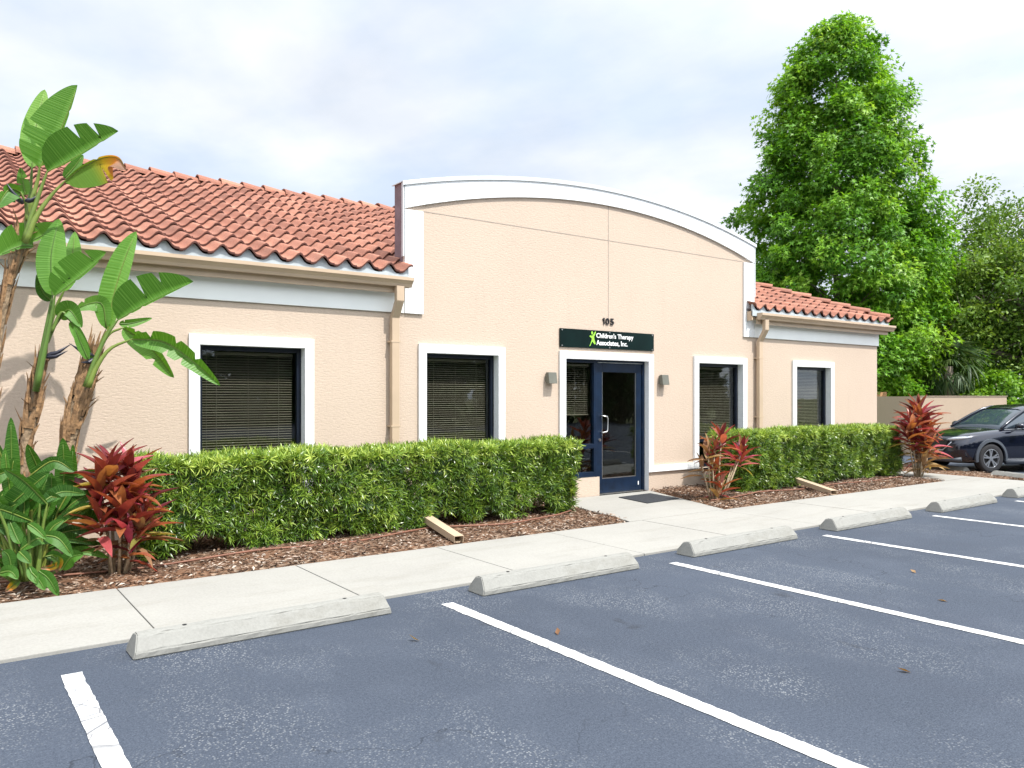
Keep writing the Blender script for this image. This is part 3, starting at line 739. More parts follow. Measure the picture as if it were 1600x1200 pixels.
# entrance: sidelight and door
def entrance():
    x0, x1, zt_ = DOOR[0], DOOR[1], DOOR[3]; yf, yb = WY + .06, WY + .15; xd0, xd1 = 8.505, 9.515; f = .055
    mb = MB()
    mb.box((x0, yf, .325), (x0 + f, yb, zt_)); mb.box((xd0 - .07, yf, .03), (xd0 - .008, yb, zt_)); mb.box((xd1 + .008, yf, .03), (x1, yb, zt_))
    mb.box((x0 + f, yf, zt_ - .05), (xd0 - .07, yb, zt_)); mb.box((xd0 - .008, yf, zt_ - .038), (xd1 + .008, yb, zt_))
    mb.box((x0 + f, yf, .77), (xd0 - .07, yb, .845)); mb.box((x0 + f, yf, .325), (xd0 - .07, yb, .40))
    fr = mb.build('door_frame', M['doorblue'], bld, bevel=.004)
    MB().box((x0 + f - .003, yf + .04, .841), (xd0 - .067, yf + .046, zt_ - .047)).build('pane', M['glass'], fr)
    MB().box((x0 + f - .003, yf + .04, .397), (xd0 - .067, yf + .046, .774)).build('pane', M['glass'], fr)
    blinds('blind', x0 + f + .01, xd0 - .085, 1.32, zt_ - .07, WY + .19, fr, tilt=20)
    MB().box((x0 - .0, yf - .03, .300), (xd0 - .06, yf - .001, .324)).build('sill', M['steel'], fr)
    mb = MB(); sl_, z0, z1 = .125, .045, zt_ - .042; yd0, yd1 = yf + .02, yf + .065
    mb.box((xd0, yd0, z0), (xd0 + sl_, yd1, z1)); mb.box((xd1 - sl_, yd0, z0), (xd1, yd1, z1))
    mb.box((xd0 + sl_, yd0, z1 - .15), (xd1 - sl_, yd1, z1)); mb.box((xd0 + sl_, yd0, z0), (xd1 - sl_, yd1, z0 + .23))
    dr = mb.build('door', M['doorblue'], bld, bevel=.005)
    MB().box((xd0 + sl_ - .004, yd0 + .02, z0 + .226), (xd1 - sl_ + .004, yd0 + .027, z1 - .146)).build('pane', M['glass'], dr)
    mb = MB(); g = .012
    for bx in ((xd0 + sl_ - .001, xd0 + sl_ + g), (xd1 - sl_ - g, xd1 - sl_ + .001)): mb.box((bx[0], yd0 + .006, z0 + .23), (bx[1], yd0 + .019, z1 - .15))
    mb.box((xd0 + sl_ + g, yd0 + .006, z0 + .23), (xd1 - sl_ - g, yd0 + .019, z0 + .23 + g)); mb.build('glazing_bead', M['steel'], dr)
    hx = xd0 + .085; mb = MB()
    mb.tube([(hx, yd0, 1.02), (hx + .02, yd0 - .05, 1.02), (hx + .085, yd0 - .062, 1.03), (hx + .105, yd0 - .062, 1.06), (hx + .105, yd0 - .062, 1.25), (hx + .085, yd0 - .062, 1.275), (hx + .02, yd0 - .05, 1.285), (hx, yd0, 1.285)], .0115, 8)
    mb.build('handle', M['steel'], dr, smooth=True)
    mb = MB(); mb.tube([(xd0 + .07, yd0 + .002, .90), (xd0 + .07, yd0 - .014, .90)], .022, 14); mb.build('lock', M['steel'], dr)
    mb = MB(); 
    for z in (.16, 1.05, 1.95): mb.tube([(xd1 + .004, yd0 - .006, z), (xd1 + .004, yd0 - .006, z + .10)], .009, 8)
    mb.build('hinge', M['frame'], dr)
    MB().box((xd0, yf - .03, .026), (xd1, yb, .042)).build('threshold', M['steel'], bld)
    MB().box((xd0 + .01, yf - .004, zt_ - .045), (xd1, yf + .016, zt_ - .036)).build('drip_cap', M['steel'], dr)
    MB().box((xd1 - .085, yd0 - .003, .13), (xd1 - .065, yd0 - .0005, .19)).build('sticker', M['white_letter'], dr)
    t = .117; y0, y1 = WY - .04, WY - .001
    mb = MB()
    mb.prism([(x0 - t, .335), (x0, .335), (x0, zt_), (x1, zt_), (x1, .335), (x1 + t, .335), (x1 + t, zt_ + t), (x0 - t, zt_ + t)], 'y', y0, y1)
    mb.quad((x1 - .002, WY - .038, .03), (x1 - .002, yf - .001, .03), (x1 - .002, yf - .001, zt_), (x1 - .002, WY - .038, zt_))
    mb.quad((x0, WY - .038, zt_ - .002), (x1, WY - .038, zt_ - .002), (x1, yf - .001, zt_ - .002), (x0, yf - .001, zt_ - .002))
    mb.build('surround', M['white_trim'], fr)
entrance()
def interior():
    mb = MB(); y0, y1 = WY + .16, WY + 4.2; x0, x1 = XL + .3, XR - .2
    mb.quad((x0, y0, .02), (x1, y0, .02), (x1, y1, .02), (x0, y1, .02)); mb.quad((x0, y0, 2.6), (x0, y1, 2.6), (x1, y1, 2.6), (x1, y0, 2.6))
    mb.quad((x0, y1, .02), (x1, y1, .02), (x1, y1, 2.6), (x0, y1, 2.6))
    for x in (x0, 4.6, 7.2, 10.2, 12.8, x1): mb.quad((x, y0, .02), (x, y1, .02), (x, y1, 2.6), (x, y0, 2.6))
    mb.build('interior', M['interior'], bld, fix=False)
    mb = MB(); mb.box((7.9, WY + 1.7, .03), (9.0, WY + 2.3, .75)); mb.box((8.0, WY + 1.75, .76), (8.35, WY + 2.0, 1.12)); mb.box((8.55, WY + 1.75, .76), (8.75, WY + 1.9, .98))
    mb.build('reception_desk', M['wood'], bld)
interior()

# ------------------------------------------------------------------ text, sign, lamps, mat
def text_mesh(body, size, bold=0.0, extr=.004):
    cu = bpy.data.curves.new('lettering', 'FONT'); cu.body = body; cu.size = size; cu.extrude = extr; cu.offset = bold; cu.align_x = 'LEFT'; cu.resolution_u = 4
    o = bpy.data.objects.new('lettering', cu); COL.objects.link(o)
    bpy.context.view_layer.update()
    me = bpy.data.meshes.new_from_object(o.evaluated_get(bpy.context.evaluated_depsgraph_get()))
    bpy.data.objects.remove(o); return me
def place_text(me, x0, x1, z0, y, h=None):           # stand the letters on the wall and fit them between x0 and x1
    co = np.zeros(len(me.vertices) * 3); me.vertices.foreach_get('co', co); co = co.reshape(-1, 3)
    mn, mx = co.min(0), co.max(0); k = (x1 - x0) / (mx[0] - mn[0]); kz = k if h is None else h / (mx[1] - mn[1])
    out = np.stack([x0 + (co[:, 0] - mn[0]) * k, y - co[:, 2], z0 + (co[:, 1] - (mn[1] if h else 0)) * kz], 1)
    me.vertices.foreach_set('co', out.ravel()); me.update(); return me
def sign():
    yb, yf = WY - .005, WY - .026
    s = thing('sign_board', 'long dark green black sign with white lettering above the glass door', 'sign', (XM, WY, 2.5))
    MB().box((7.67, yf, 2.352), (9.70, yb, 2.637)).build('panel', M['signboard'], s, bevel=.002)
    for words, x0, x1, z in ((("Children's", "Therapy"), 8.405, 9.215, 2.522), (("Associates,", "Inc."), 8.405, 9.085, 2.408)):
        ms = [text_mesh(w_, .1, .0014) for w_ in words]; wid = []
        for me in ms:
            xs_ = [v.co.x for v in me.vertices]; wid.append(max(xs_) - min(xs_))
        k = (x1 - x0) / (sum(wid) + .034)
        for me, a, w_ in zip(ms, (x0, x0 + (wid[0] + .034) * k), wid):
            link('lettering', place_text(me, a, a + w_ * k, z, yf - .003), M['white_letter'], s)
    def poly(pts): 
        mb = MB(); mb.prism([(8.255 + x * .145, 2.375 + z * .245) for x, z in pts], 'y', yf - .004, yf - .0005); return mb
    figure = [(.05, .02), (.16, .06), (.44, .36), (.80, .16), (.93, .20), (.74, .50), (.70, .66), (.86, .78), (.98, .98), (.90, 1.0), (.70, .84), (.50, .72), (.36, .70), (.12, .72), (.06, .66), (.20, .60), (.38, .56), (.36, .40)]
    poly(figure).build('logo_figure', M['green_letter'], s)
    poly([(.44 + .125 * math.cos(a * math.pi / 9), .885 + .105 * math.sin(a * math.pi / 9)) for a in range(18)]).build('logo_head', M['green_letter'], s)
    for x, z in ((7.705, 2.615), (XM, 2.615), (9.66, 2.615), (7.705, 2.375), (XM, 2.375), (9.66, 2.375)):
        MB().tube([(x, yf + .001, z), (x, yf - .008, z)], .013, 10).build('bolt', M['steel'], s)
    n = thing('house_number', 'black raised digits 105 on the wall above the sign', 'house number', (XM, WY, 2.74))
    for dgt, a, b in (('1', 8.552, 8.598), ('0', 8.620, 8.702), ('5', 8.722, 8.800)):
        if dgt == '1':
            mb = MB(); mb.prism([(b - .022, 2.742), (b, 2.742), (b, 2.845), (b - .016, 2.845), (b - .042, 2.826), (b - .042, 2.810), (b - .022, 2.818)], 'y', WY - .018, WY - .002); mb.build('digit', M['black_letter'], n)
        else: link('digit', place_text(text_mesh(dgt, .14, .0022, .008), a, b, 2.742, WY - .010, .103), M['black_letter'], n)
sign()
def sconce(x, label):
    s = thing('wall_lamp', label, 'wall lamp', (x, WY, 1.79), group='wall lamps flanking the entrance')
    MB().box((-.062, -.035, .02), (.062, -.001, .15)).build('back_plate', M['sconce'], s, local=True, bevel=.003)
    mb = MB(); mb.prism([(-.12, 0), (-.036, 0), (-.036, .168), (-.095, .168)], 'x', -.078, .078)
    mb.build('lamp_body', M['sconce'], s, local=True, bevel=.004)
sconce(7.465, 'grey wedge shaped wall lamp just left of the glass door surround')
sconce(9.90, 'grey wedge shaped wall lamp just right of the glass door surround')
mt = MB().prism([(8.42, 8.19), (9.19, 8.27), (9.31, 8.99), (8.55, 8.93)], 'z', .027, .038).build('door_mat', M['mat'], bevel=.003)
tag(mt, 'flat charcoal door mat on the concrete in front of the door', 'door mat')

# downspout extensions and dripline
def extension(p0, p1, label):
    a, b = Vector(p0), Vector(p1); d = (b - a); t = d.normalized(); s = t.cross(Vector((0, 0, 1))).normalized(); u = s.cross(t)
    mb = MB(); w, h = .055, .036; vs = []
    for p, k in ((a, 1), (b, 1), (b, .9), (a, .9)):
        for sx, sz in ((-w, -h), (w, -h), (w, h), (-w, h)): vs.append(p + s * sx * (k if k == 1 else .93) + u * sz * k)
    fs = [(i, (i+1) % 4, 4 + (i+1) % 4, 4 + i) for i in range(4)] + [(8+i, 8+(i+1) % 4, 12+(i+1) % 4, 12+i) for i in range(4)] + [(4+i, 4+(i+1) % 4, 8+(i+1) % 4, 8+i) for i in range(4)]
    mb.add(vs, fs); o = mb.build('downspout_extension', M['gutter']); tag(o, label, 'drain pipe', 'downspout extensions lying on the mulch')
extension((4.80, 9.0, .25), (4.535, 7.19, .065), 'tan downspout extension sticking out under the long left hedge')
extension((12.35, 9.0, .25), (11.55, 7.15, .065), 'tan downspout extension sticking out under the right hedge')
def hose(pts, label):
    P = [Vector(p) for p in pts]; out = []
    for i in range(len(P) - 1):
        for k in range(6):
            t = k / 6; q = P[i].lerp(P[i+1], t); q.z = .062 + .012 * math.sin(q.x * 3.1); q.y += .03 * math.sin(q.x * 1.7); out.append(q)
    o = MB().tube(out, .010, 6).build('irrigation_hose', M['hose'], smooth=True); tag(o, label, 'hose', 'brown irrigation hoses on the mulch')
hose([(-2, 7.75, 0), (.6, 7.70, 0), (1.5, 7.72, 0), (2.6, 7.85, 0), (3.6, 7.80, 0), (4.7, 7.95, 0), (5.6, 7.80, 0), (6.5, 7.92, 0), (6.95, 8.15, 0)], 'thin brown irrigation hose across the mulch before the long left hedge')
hose([(9.3, 7.75, 0), (10.6, 7.9, 0), (12, 7.75, 0), (13.5, 7.85, 0), (15.1, 7.75, 0)], 'thin brown irrigation hose across the mulch before the right hedge')

# ------------------------------------------------------------------ wheel stops
def stop_mesh(L=1.75):
    prof = [(-.115, 0), (-.115, .045), (-.05, .125), (-.03, .138), (.03, .138), (.05, .125), (.115, .045), (.115, 0)]
    mb = MB(); n = len(prof); vs = []; fs = []; xs = [(-L/2, 0), (-L/2 + .35, 1), (0, 1), (L/2 - .35, 1), (L/2, 0)]
    for x, k in xs:
        for y, z in prof:
            sl_ = (z / .138) * .035 * (1 if x > 0 else -1) if k == 0 else 0
            vs.append((x - sl_, y, z))
    m = len(xs)
    fs = [(i*n + k, i*n + (k+1) % n, (i+1)*n + (k+1) % n, (i+1)*n + k) for i in range(m-1) for k in range(n)]
    fs += [tuple(range(n)), tuple(range((m-1)*n, m*n))[::-1]]
    mb.add(vs, fs); me = mb.mesh('wheel_stop')
    bm = bmesh.new(); bm.from_mesh(me); bmesh.ops.recalc_face_normals(bm, faces=bm.faces)
    bmesh.ops.subdivide_edges(bm, edges=[e for e in bm.edges if e.calc_length() > .3], cuts=6)
    bmesh.ops.bevel(bm, geom=[e for e in bm.edges if e.is_manifold and e.calc_face_angle(0) > .3], offset=.008, segments=2, affect='EDGES')
    for v in bm.verts:
        if v.co.z > .02: v.co += Vector((random.uniform(-.002, .002), random.uniform(-.003, .003), random.uniform(-.003, .002)))
    bm.to_mesh(me); bm.free(); return me
STOPS = [(-.72, 5.33, 0, 'concrete wheel stop at the far left, cut by the frame edge'),
         (1.835, 5.325, .004, 'nearest and largest concrete wheel stop, in front of the red plant on the left'),
         (4.40, 5.34, -.004, 'second nearest concrete wheel stop, beside the drain pipe from the left hedge'),
         (6.93, 5.38, .002, 'third concrete wheel stop, in front of the entry path'),
         (9.46, 5.395, -.003, 'fourth concrete wheel stop, below the middle red plant'),
         (12.0, 5.40, .01, 'fifth concrete wheel stop, nearer the right frame edge'),
         (14.55, 5.45, 0, 'sixth concrete wheel stop, touching the right frame edge')]
st_me = stop_mesh()
def holes(parent):
    mb = MB()
    for x in (-.55, .55): mb.tube([(x, 0, .1385), (x, 0, .1402)], .014, 10)
    return mb.build('anchor_hole', M['hub'], parent, local=True)
first = None
for x, y, rz, lab in STOPS:
    if x < 0: continue
    if first is None:
        o = bpy.data.objects.new('wheel_stop', st_me); st_me.materials.append(M['stop']); COL.objects.link(o); holes(o); first = o
    else: o = copy_tree(first)
    o.location = (x, y, .0); o.rotation_euler = (0, 0, rz); tag(o, lab, 'wheel stop', 'concrete wheel stops along the sidewalk')
CAR_F = Vector((-.92, .39, 0)).normalized(); CAR_A = Vector((.39, .92, 0)).normalized()
for base, lab in ((Vector((20.38, 9.06, -.28)) + CAR_A * .88, 'shaded concrete wheel stop under the nose of the dark car'),
                  (Vector((20.38, 9.06, -.28)) - CAR_A * 1.65, 'concrete wheel stop in the empty bay beside the dark car')):
    o = copy_tree(first); o.location = base; o.rotation_euler = (0, 0, math.atan2(CAR_A.y, CAR_A.x)); tag(o, lab, 'wheel stop', 'wheel stops of the far lot')

# fallen leaves on the asphalt
FALL = [(7.15, 3.65, 'farther back of the two dry leaves lying in the bay at the right'), (4.55, 2.36, 'dry leaf alone on the asphalt nearest the bottom right corner'), (6.35, 3.0, 'nearer of the two dry leaves lying in the bay at the right'),
        (3.36, 4.12, 'dry leaf beside the upper end of the long white line leaving the bottom edge'), (2.55, 4.55, 'dry leaf in the bay just below the nearest wheel stop')]
for x, y, lab in FALL:
    V, F, A, S_ = stamp(np.array([[0, -.03, .003]]), np.array([[random.uniform(-1, 1), 1, .05]]), np.array([[.2, .1, 1]]), .075, .035, OVAL[0], OVAL[1])
    V[:, 2] = np.maximum(V[:, 2], .004) + .006 * (V[:, 0] ** 2 / .0004)
    o = link('fallen_leaf', np_mesh('fallen_leaf', V, F, {'rnd': A, 'along': S_}), M['cordy_dry']); o.location = (x, y, 0); tag(o, lab, 'leaf', 'dry leaves fallen on the asphalt')

# ------------------------------------------------------------------ hedges
def hedge(name, x0, x1, y0, y1, ztop, bare, label, seed):
    g = np.random.default_rng(seed)
    root = thing(name, label, 'hedge', ((x0 + x1) / 2, (y0 + y1) / 2, 0), group='clipped hedges below the windows')
    def bottom(x):
        b = .05
        for c, w, h in bare: b = max(b, h * math.exp(-((x - c) / w) ** 2))
        return b
    area_n = int((x1 - x0) * 1150)
    pts = []; nor = []
    def put(face, n, depth):
        for _ in range(n):
            x = g.uniform(x0, x1); 
            if face == 'front': 
                z = g.uniform(0, 1) ; zb = bottom(x); z = zb + (ztop - zb) * z; y = y0 + .04 * (1 - z / ztop) + abs(g.normal(0, depth)); n_ = (0, -1, .25)
            elif face == 'back': z = g.uniform(.1, ztop); y = y1 - abs(g.normal(0, depth)); n_ = (0, 1, .2)
            elif face == 'top': y = g.uniform(y0, y1); z = ztop - abs(g.normal(0, depth)); n_ = (0, -.1, 1)
            elif face == 'left': x = x0 + abs(g.normal(0, depth)); y = g.uniform(y0, y1); z = g.uniform(bottom(x), ztop); n_ = (-1, 0, .2)
            elif face == 'right': x = x1 - abs(g.normal(0, depth)); y = g.uniform(y0, y1); z = g.uniform(bottom(x), ztop); n_ = (1, 0, .2)
            else: y = g.uniform(y0 + .12, y1 - .12); z = g.uniform(bottom(x), ztop - .1); n_ = (0, -.3, .6)
            pts.append((x, y, z)); nor.append(n_)
    ln = x1 - x0
    put('front', int(ln * 430), .05); put('top', int(ln * 400), .03); put('back', int(ln * 90), .06); put('left', 260, .045); put('right', 330, .045); put('core', int(ln * 260), .1)
    P = np.array(pts); N0 = unit(np.array(nor))
    # uneven clipped surface
    wob = .035 * np.sin(P[:, 0] * 3.3 + P[:, 2] * 4.1) + .03 * np.sin(P[:, 0] * 7.1 - P[:, 2] * 5.3 + 1.3) + .02 * np.sin(P[:, 0] * 13 + P[:, 1] * 9)
    P = P + N0 * wob[:, None] * np.array([.5, 1, .55])
    k = 15; n = len(P)
    base = np.repeat(P, k, 0); nb = np.repeat(N0, k, 0)
    tone = np.repeat(np.clip(g.beta(1.5, 2.3, n) + .25 * (P[:, 2] > ztop - .09), 0, 1), k)  # leaves near the top toned lighter: the sunlit top is put into the colour
    ax = unit(nb * .8 + np.repeat(g.normal(0, .45, (n, 3)), k, 0) + np.array([0, 0, .15])); e1 = unit(np.cross(ax, np.array([.31, .52, .8]))); e2 = np.cross(ax, e1)
    az = np.tile(np.arange(k) * 2.4, n) + g.normal(0, .25, n * k); el = np.tile(np.linspace(.25, 1.45, k), n) + g.normal(0, .15, n * k)       # leaves of a whorl, young ones upright
    D = ax * np.cos(el)[:, None] + (e1 * np.cos(az)[:, None] + e2 * np.sin(az)[:, None]) * np.sin(el)[:, None]; NN = unit(ax + g.normal(0, .25, (n * k, 3)))
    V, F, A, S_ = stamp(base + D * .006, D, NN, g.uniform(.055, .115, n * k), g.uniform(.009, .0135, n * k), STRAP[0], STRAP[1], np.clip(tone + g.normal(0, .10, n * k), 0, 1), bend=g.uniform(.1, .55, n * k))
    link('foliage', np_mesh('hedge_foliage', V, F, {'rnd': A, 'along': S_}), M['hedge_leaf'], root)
    mb = MB(); x = x0 + .15
    while x < x1:
        for _ in range(3):
            bx, by = x + g.uniform(-.08, .08), (y0 + y1) / 2 + g.uniform(-.12, .15); q = Vector((bx, by, -.02)); pts_ = [q]
            for h in (.3, .55, .8): pts_.append(Vector((bx + g.uniform(-.14, .14) * (1 + h), by + g.uniform(-.2, .2), h * ztop)))
            mb.tube(pts_, [.014, .011, .008, .005], 5)
        x += .36
    mb.build('stems', M['twig'], root, smooth=True)
    return root
hedge('hedge', 1.60, 6.96, 8.08, 8.86, .955, [(2.15, .32, .26), (6.35, .22, .34), (4.9, .4, .20), (3.6, .25, .16), (5.6, .3, .17)], 'long clipped green hedge to the left of the glass door', 3)
hedge('hedge', 10.60, 15.42, 8.12, 8.88, .965, [(13.6, .6, .13), (14.7, .3, .16), (11.6, .5, .06)], 'shorter clipped green hedge to the right of the glass door', 4)

# ------------------------------------------------------------------ red cordylines
def cordyline(x, y, canes, label, seed, leafL=.34, sparse=1.0):
    """canes: list of (dx, dy, height, nleaf, lean x, dry)"""
    g = np.random.default_rng(seed)
    root = thing('cordyline', label, 'plant', (x, y, .02), group='red cordylines in the mulch beds')
    for dx, dy, h, nl, lx, dry in canes:
        top = Vector((x + dx * .75 + lx, y + dy * 1.3, h)); b = Vector((x + dx * .5, y + dy * .5, 0))
        mid = b.lerp(top, .5) + Vector((g.normal(0, .015), g.normal(0, .015), 0)); mb = MB(); mb.tube([b, mid, top], [.016, .013, .009], 6)
        c = mb.build('cane', M['cane'], root, smooth=True)
        if nl <= 0: continue
        s = np.linspace(0, 1, nl)
        phi = np.arange(nl) * 2.4 + g.normal(0, .3, nl)
        elev = np.radians(86 - 88 * (1 - s) ** .95 + g.normal(0, 9, nl))      # young leaves upright, old ones drooping
        base = np.array(top)[None] + np.stack([np.zeros(nl), np.zeros(nl), -.20 * (1 - s)], 1)
        tdir = unit(np.array([[lx * .8, 0, 1]]))
        D = np.stack([np.cos(phi) * np.cos(elev), np.sin(phi) * np.cos(elev), np.sin(elev)], 1) + np.array([[lx * .4, 0, 0]])
        N = np.stack([-np.cos(phi) * np.sin(elev), -np.sin(phi) * np.sin(elev), np.cos(elev)], 1) + g.normal(0, .2, (nl, 3))
        L = leafL * (.65 + .5 * np.sin(np.pi * (.15 + .75 * s))) * g.uniform(.85, 1.15, nl); W = L * g.uniform(.20, .29, nl)
        col = np.clip(g.beta(1.3, 1.6, nl) * .9 + np.where(s < .22, .25, 0), 0, 1)
        tv = []
        V, F, A, S_ = stamp(base, D, N, L, W, DENSE[0], DENSE[1], col, bend=g.uniform(.12, .5, nl))
        o = link('leaf_rosette', np_mesh('leaf_rosette', V, F, {'rnd': A, 'along': S_}), M['cordy_dry'] if dry else M['cordy'], root, smooth=True)
def dense_leaf(n=7):
    vs = []; fs = []
    for i in range(n + 1):
        t = i / n; w = .5 * (math.sin(math.pi * min(1, t ** .85 * .96 + .035)) ** .85) if 0 < i < n else (.10 if i == 0 else .01)
        vs += [(-w, t, .05 * w * 2), (0, t, -.02), (w, t, .05 * w * 2)]
    for i in range(n):
        b = i * 3; fs += [(b, b+1, b+4, b+3), (b+1, b+2, b+5, b+4)]
    return vs, fs
DENSE = dense_leaf()
g0 = np.random.default_rng(11)
cordyline(1.30, 7.68, [(-.06, .02, .98, 24, -.02, 0), (.05, .10, .92, 20, .05, 0), (-.12, .0, .80, 20, -.05, 0), (.12, .04, .84, 20, .03, 0), (.0, -.08, .62, 18, .0, 0), (.10, -.06, .52, 15, .10, 0), (-.10, -.05, .55, 15, -.08, 0),
                       (.14, .0, .42, 14, .03, 1), (.06, -.10, .36, 10, .02, 0), (.14, .10, .66, 16, .04, 0)], 'dense dark red cordyline beside the big paddle leaves at the left', 21, .31)
cordyline(9.55, 7.85, [(.02, .0, .98, 15, .10, 0), (.0, .04, .80, 12, .02, 0), (.10, -.02, .78, 15, .48, 0), (.16, -.06, .70, 13, .36, 0), (-.03, .02, .50, 9, .02, 0), (.04, -.06, .30, 9, .0, 0), (-.02, -.05, .16, 8, -.03, 1), (-.16, .0, .80, 7, -.08, 1), (-.20, .05, .55, 5, -.10, 1), (-.06, .0, .62, 6, -.06, 1), (.2, 0, .5, 0, .2, 0)],
          'straggly leaning red cordyline with bare canes beside the entry path', 22, .29)
cordyline(15.50, 7.80, [(.0, .0, 1.22, 20, .06, 0), (.05, .08, 1.30, 18, .16, 0), (-.12, .0, 1.05, 20, -.14, 0), (.14, .02, 1.0, 18, .18, 0), (-.16, .04, .86, 16, -.18, 0), (.0, -.08, .80, 16, .0, 0), (.16, -.05, .68, 14, .16, 0), (-.05, .03, .66, 14, -.06, 0), (.10, .0, .45, 14, .14, 1), (.02, -.05, .35, 10, .05, 1), (.2, .05, .52, 10, .26, 0)],
          'tall pink red cordyline at the right end of the hedge before the car', 23, .40)

# ------------------------------------------------------------------ giant bird of paradise
def smooth_path(P, n):
    P = [Vector(p) for p in P]
    if len(P) == 2: return [P[0].lerp(P[1], i / n) for i in range(n + 1)]
    Q = [P[0] * 2 - P[1]] + P + [P[-1] * 2 - P[-2]]; out = []
    m = len(P) - 1
    for i in range(n + 1):
        t = i / n * m; k = min(int(t), m - 1); f = t - k; a, b, c, d = Q[k:k+4]
        out.append(.5 * ((2*b) + (c - a) * f + (2*a - 5*b + 4*c - d) * f*f + (3*b - a - 3*c + d) * f**3))
    return out
def paddle(parent, spine, wl, wr, foldl=12, foldr=12, Y=8.0, dy=0.0, tone=.5, tears=0, petiole=None, mat='bop', blunt=.75, curl=0, stalk=.017):
    """one leaf: spine pixels (base of blade to tip) on the plane Y, dy = how far the tip comes towards us; half widths in pixels"""
    n = 30; pts = []
    for i, (u, v) in enumerate(spine):
        f = i / (len(spine) - 1); pts.append(at(u, v, Y - dy * f))
    sp = smooth_path(pts, n); cam0 = Vector((0, 0, CAMZ)); V = []; A = []; S_ = []; K = 4
    tl = {random.randint(5, n - 5): random.uniform(.25, .6) for _ in range(tears)}; tr_ = {random.randint(5, n - 5): random.uniform(.25, .6) for _ in range(tears)}
    for i, p in enumerate(sp):
        t = i / n; T = (sp[min(i+1, n)] - sp[max(i-1, 0)]).normalized(); vw = (p - cam0).normalized()
        Sx = vw.cross(T).normalized(); Nn = Sx.cross(T).normalized()
        if Nn.dot(vw) > 0: Nn = -Nn
        dist = (p - cam0).dot(Vector((FX, FY, 0))); w = (math.sin(math.pi * min(1, max(0, t) ** blunt)) ** .62) if 0 < i < n else .0
        w = max(w, .02)
        for sd, W, fold, tt in ((-1, wl, foldl, tl), (1, wr, foldr, tr_)):
            k_ = tt.get(i, 1.0)
            for k in range(K, 0, -1) if sd == -1 else range(1, K + 1):
                r = k / K; q = W / FPX * dist * w * r * (k_ if r > k_ else 1)
                a = R(fold) * (1 + curl * r)
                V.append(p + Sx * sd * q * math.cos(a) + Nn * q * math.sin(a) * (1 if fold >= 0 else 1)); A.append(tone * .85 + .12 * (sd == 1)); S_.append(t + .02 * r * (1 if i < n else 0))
            if sd == -1: V.append(p - Nn * .004); A.append(min(1, tone * .85 + .2)); S_.append(t)
    C = 2 * K + 1; F = [(i*C + k, i*C + k + 1, (i+1)*C + k + 1, (i+1)*C + k) for i in range(n) for k in range(C - 1)]
    me = np_mesh('leaf_blade', np.array([tuple(v) for v in V]), np.array(F), {'rnd': np.clip(A, 0, 1), 'along': np.clip(S_, 0, 1)})
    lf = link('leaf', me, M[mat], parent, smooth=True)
    # midrib and stalk
    pp = []
    if petiole:
        q = [at(u, v, Y + .02) for u, v in petiole] + [sp[0]]; pp = smooth_path(q, 10)[:-1]
    bl = sp[:-2:3]; line = pp + bl; rad = [stalk - (stalk - .009) * j / max(1, len(pp)) for j in range(len(pp))] + [.0055 * (1 - .85 * j / len(bl)) + .001 for j in range(len(bl))]
    mb = MB(); mb.tube([x - (x - cam0).normalized() * .004 for x in line], rad, 6); me2 = mb.mesh('leaf_stalk')
    a = me2.attributes.new('rnd', 'FLOAT', 'POINT'); a.data.foreach_set('value', [random.random() * (.7 if petiole else .25)] * len(me2.vertices))
    link('leaf_stalk', me2, M['petiole'], lf, smooth=True)
    return lf
def trunk(parent, px, radpx, Y, mat, shed, shedm):
    pts = smooth_path([at(u, v, Y) for u, v in px], 26); cam0 = Vector((0, 0, CAMZ)); rad = []
    for i, p in enumerate(pts):
        t = i / 26 * (len(radpx) - 1); k = min(int(t), len(radpx) - 2); r = radpx[k] + (radpx[k+1] - radpx[k]) * (t - k)
        dist = (p - cam0).dot(Vector((FX, FY, 0))); rad.append(r * .68 / FPX * dist * (1 + .025 * (-1) ** i))
    mb = MB(); mb.tube(pts, rad, 10)
    mb.cur = 1                                       # old leaf sheaths wrapped round the stem, ragged ends sticking out
    for _ in range(shed):
        i = random.randint(3, 24); p = pts[i]; T = (pts[min(i+1, 26)] - pts[i-1]).normalized(); th = random.uniform(0, 6.28)
        a = T.orthogonal().normalized(); b = T.cross(a); o = a * math.cos(th) + b * math.sin(th); s = T.cross(o)
        L = random.uniform(.10, .34); w = rad[i] * random.uniform(.2, .6); out = random.uniform(.0, .03) if random.random() < .85 else random.uniform(.03, .10)
        q0 = p + o * rad[i] * 1.02; q1 = q0 + T * L * .55 + o * .012; q2 = q0 + T * L + o * (.01 + out)
        mb.add([q0 - s * w, q0 + s * w, q1 + s * w * .8, q1 - s * w * .8, q2 + s * w * .2, q2 - s * w * .25, q0 + o * .012, q1 + o * .016],
               [(0, 6, 7, 3), (6, 1, 2, 7), (3, 7, 5), (7, 2, 4), (7, 4, 5)])
    mb.build('trunk', [mat, shedm], parent, fix=False)
def flower(parent, px, Y, n=2):
    for k in range(n):
        (u0, v0), (u1, v1) = px[k]; a = at(u0, v0, Y); b = at(u1, v1, Y - .06); m = a.lerp(b, .45) - Vector((0, 0, .02)); mb = MB()
        mb.tube([a, a.lerp(m, .5), m, b], [.02, .034, .026, .002], 8, squash=.7); mb.build('flower_bract', M['spathe'], parent, smooth=True)
Y1 = 8.45
A_ = thing('bird_of_paradise', 'tallest bird of paradise at the left frame edge with a browning leaf', 'plant', at(-8, 905, Y1), group='giant birds of paradise by the wall'); A_.location.z = 0
trunk(A_, [(-22, 905), (-16, 700), (-4, 540), (12, 450), (26, 400), (36, 362)], [15, 11, 8, 9, 14, 11], Y1, M['ringtrunk'], 90, M['sheath'])
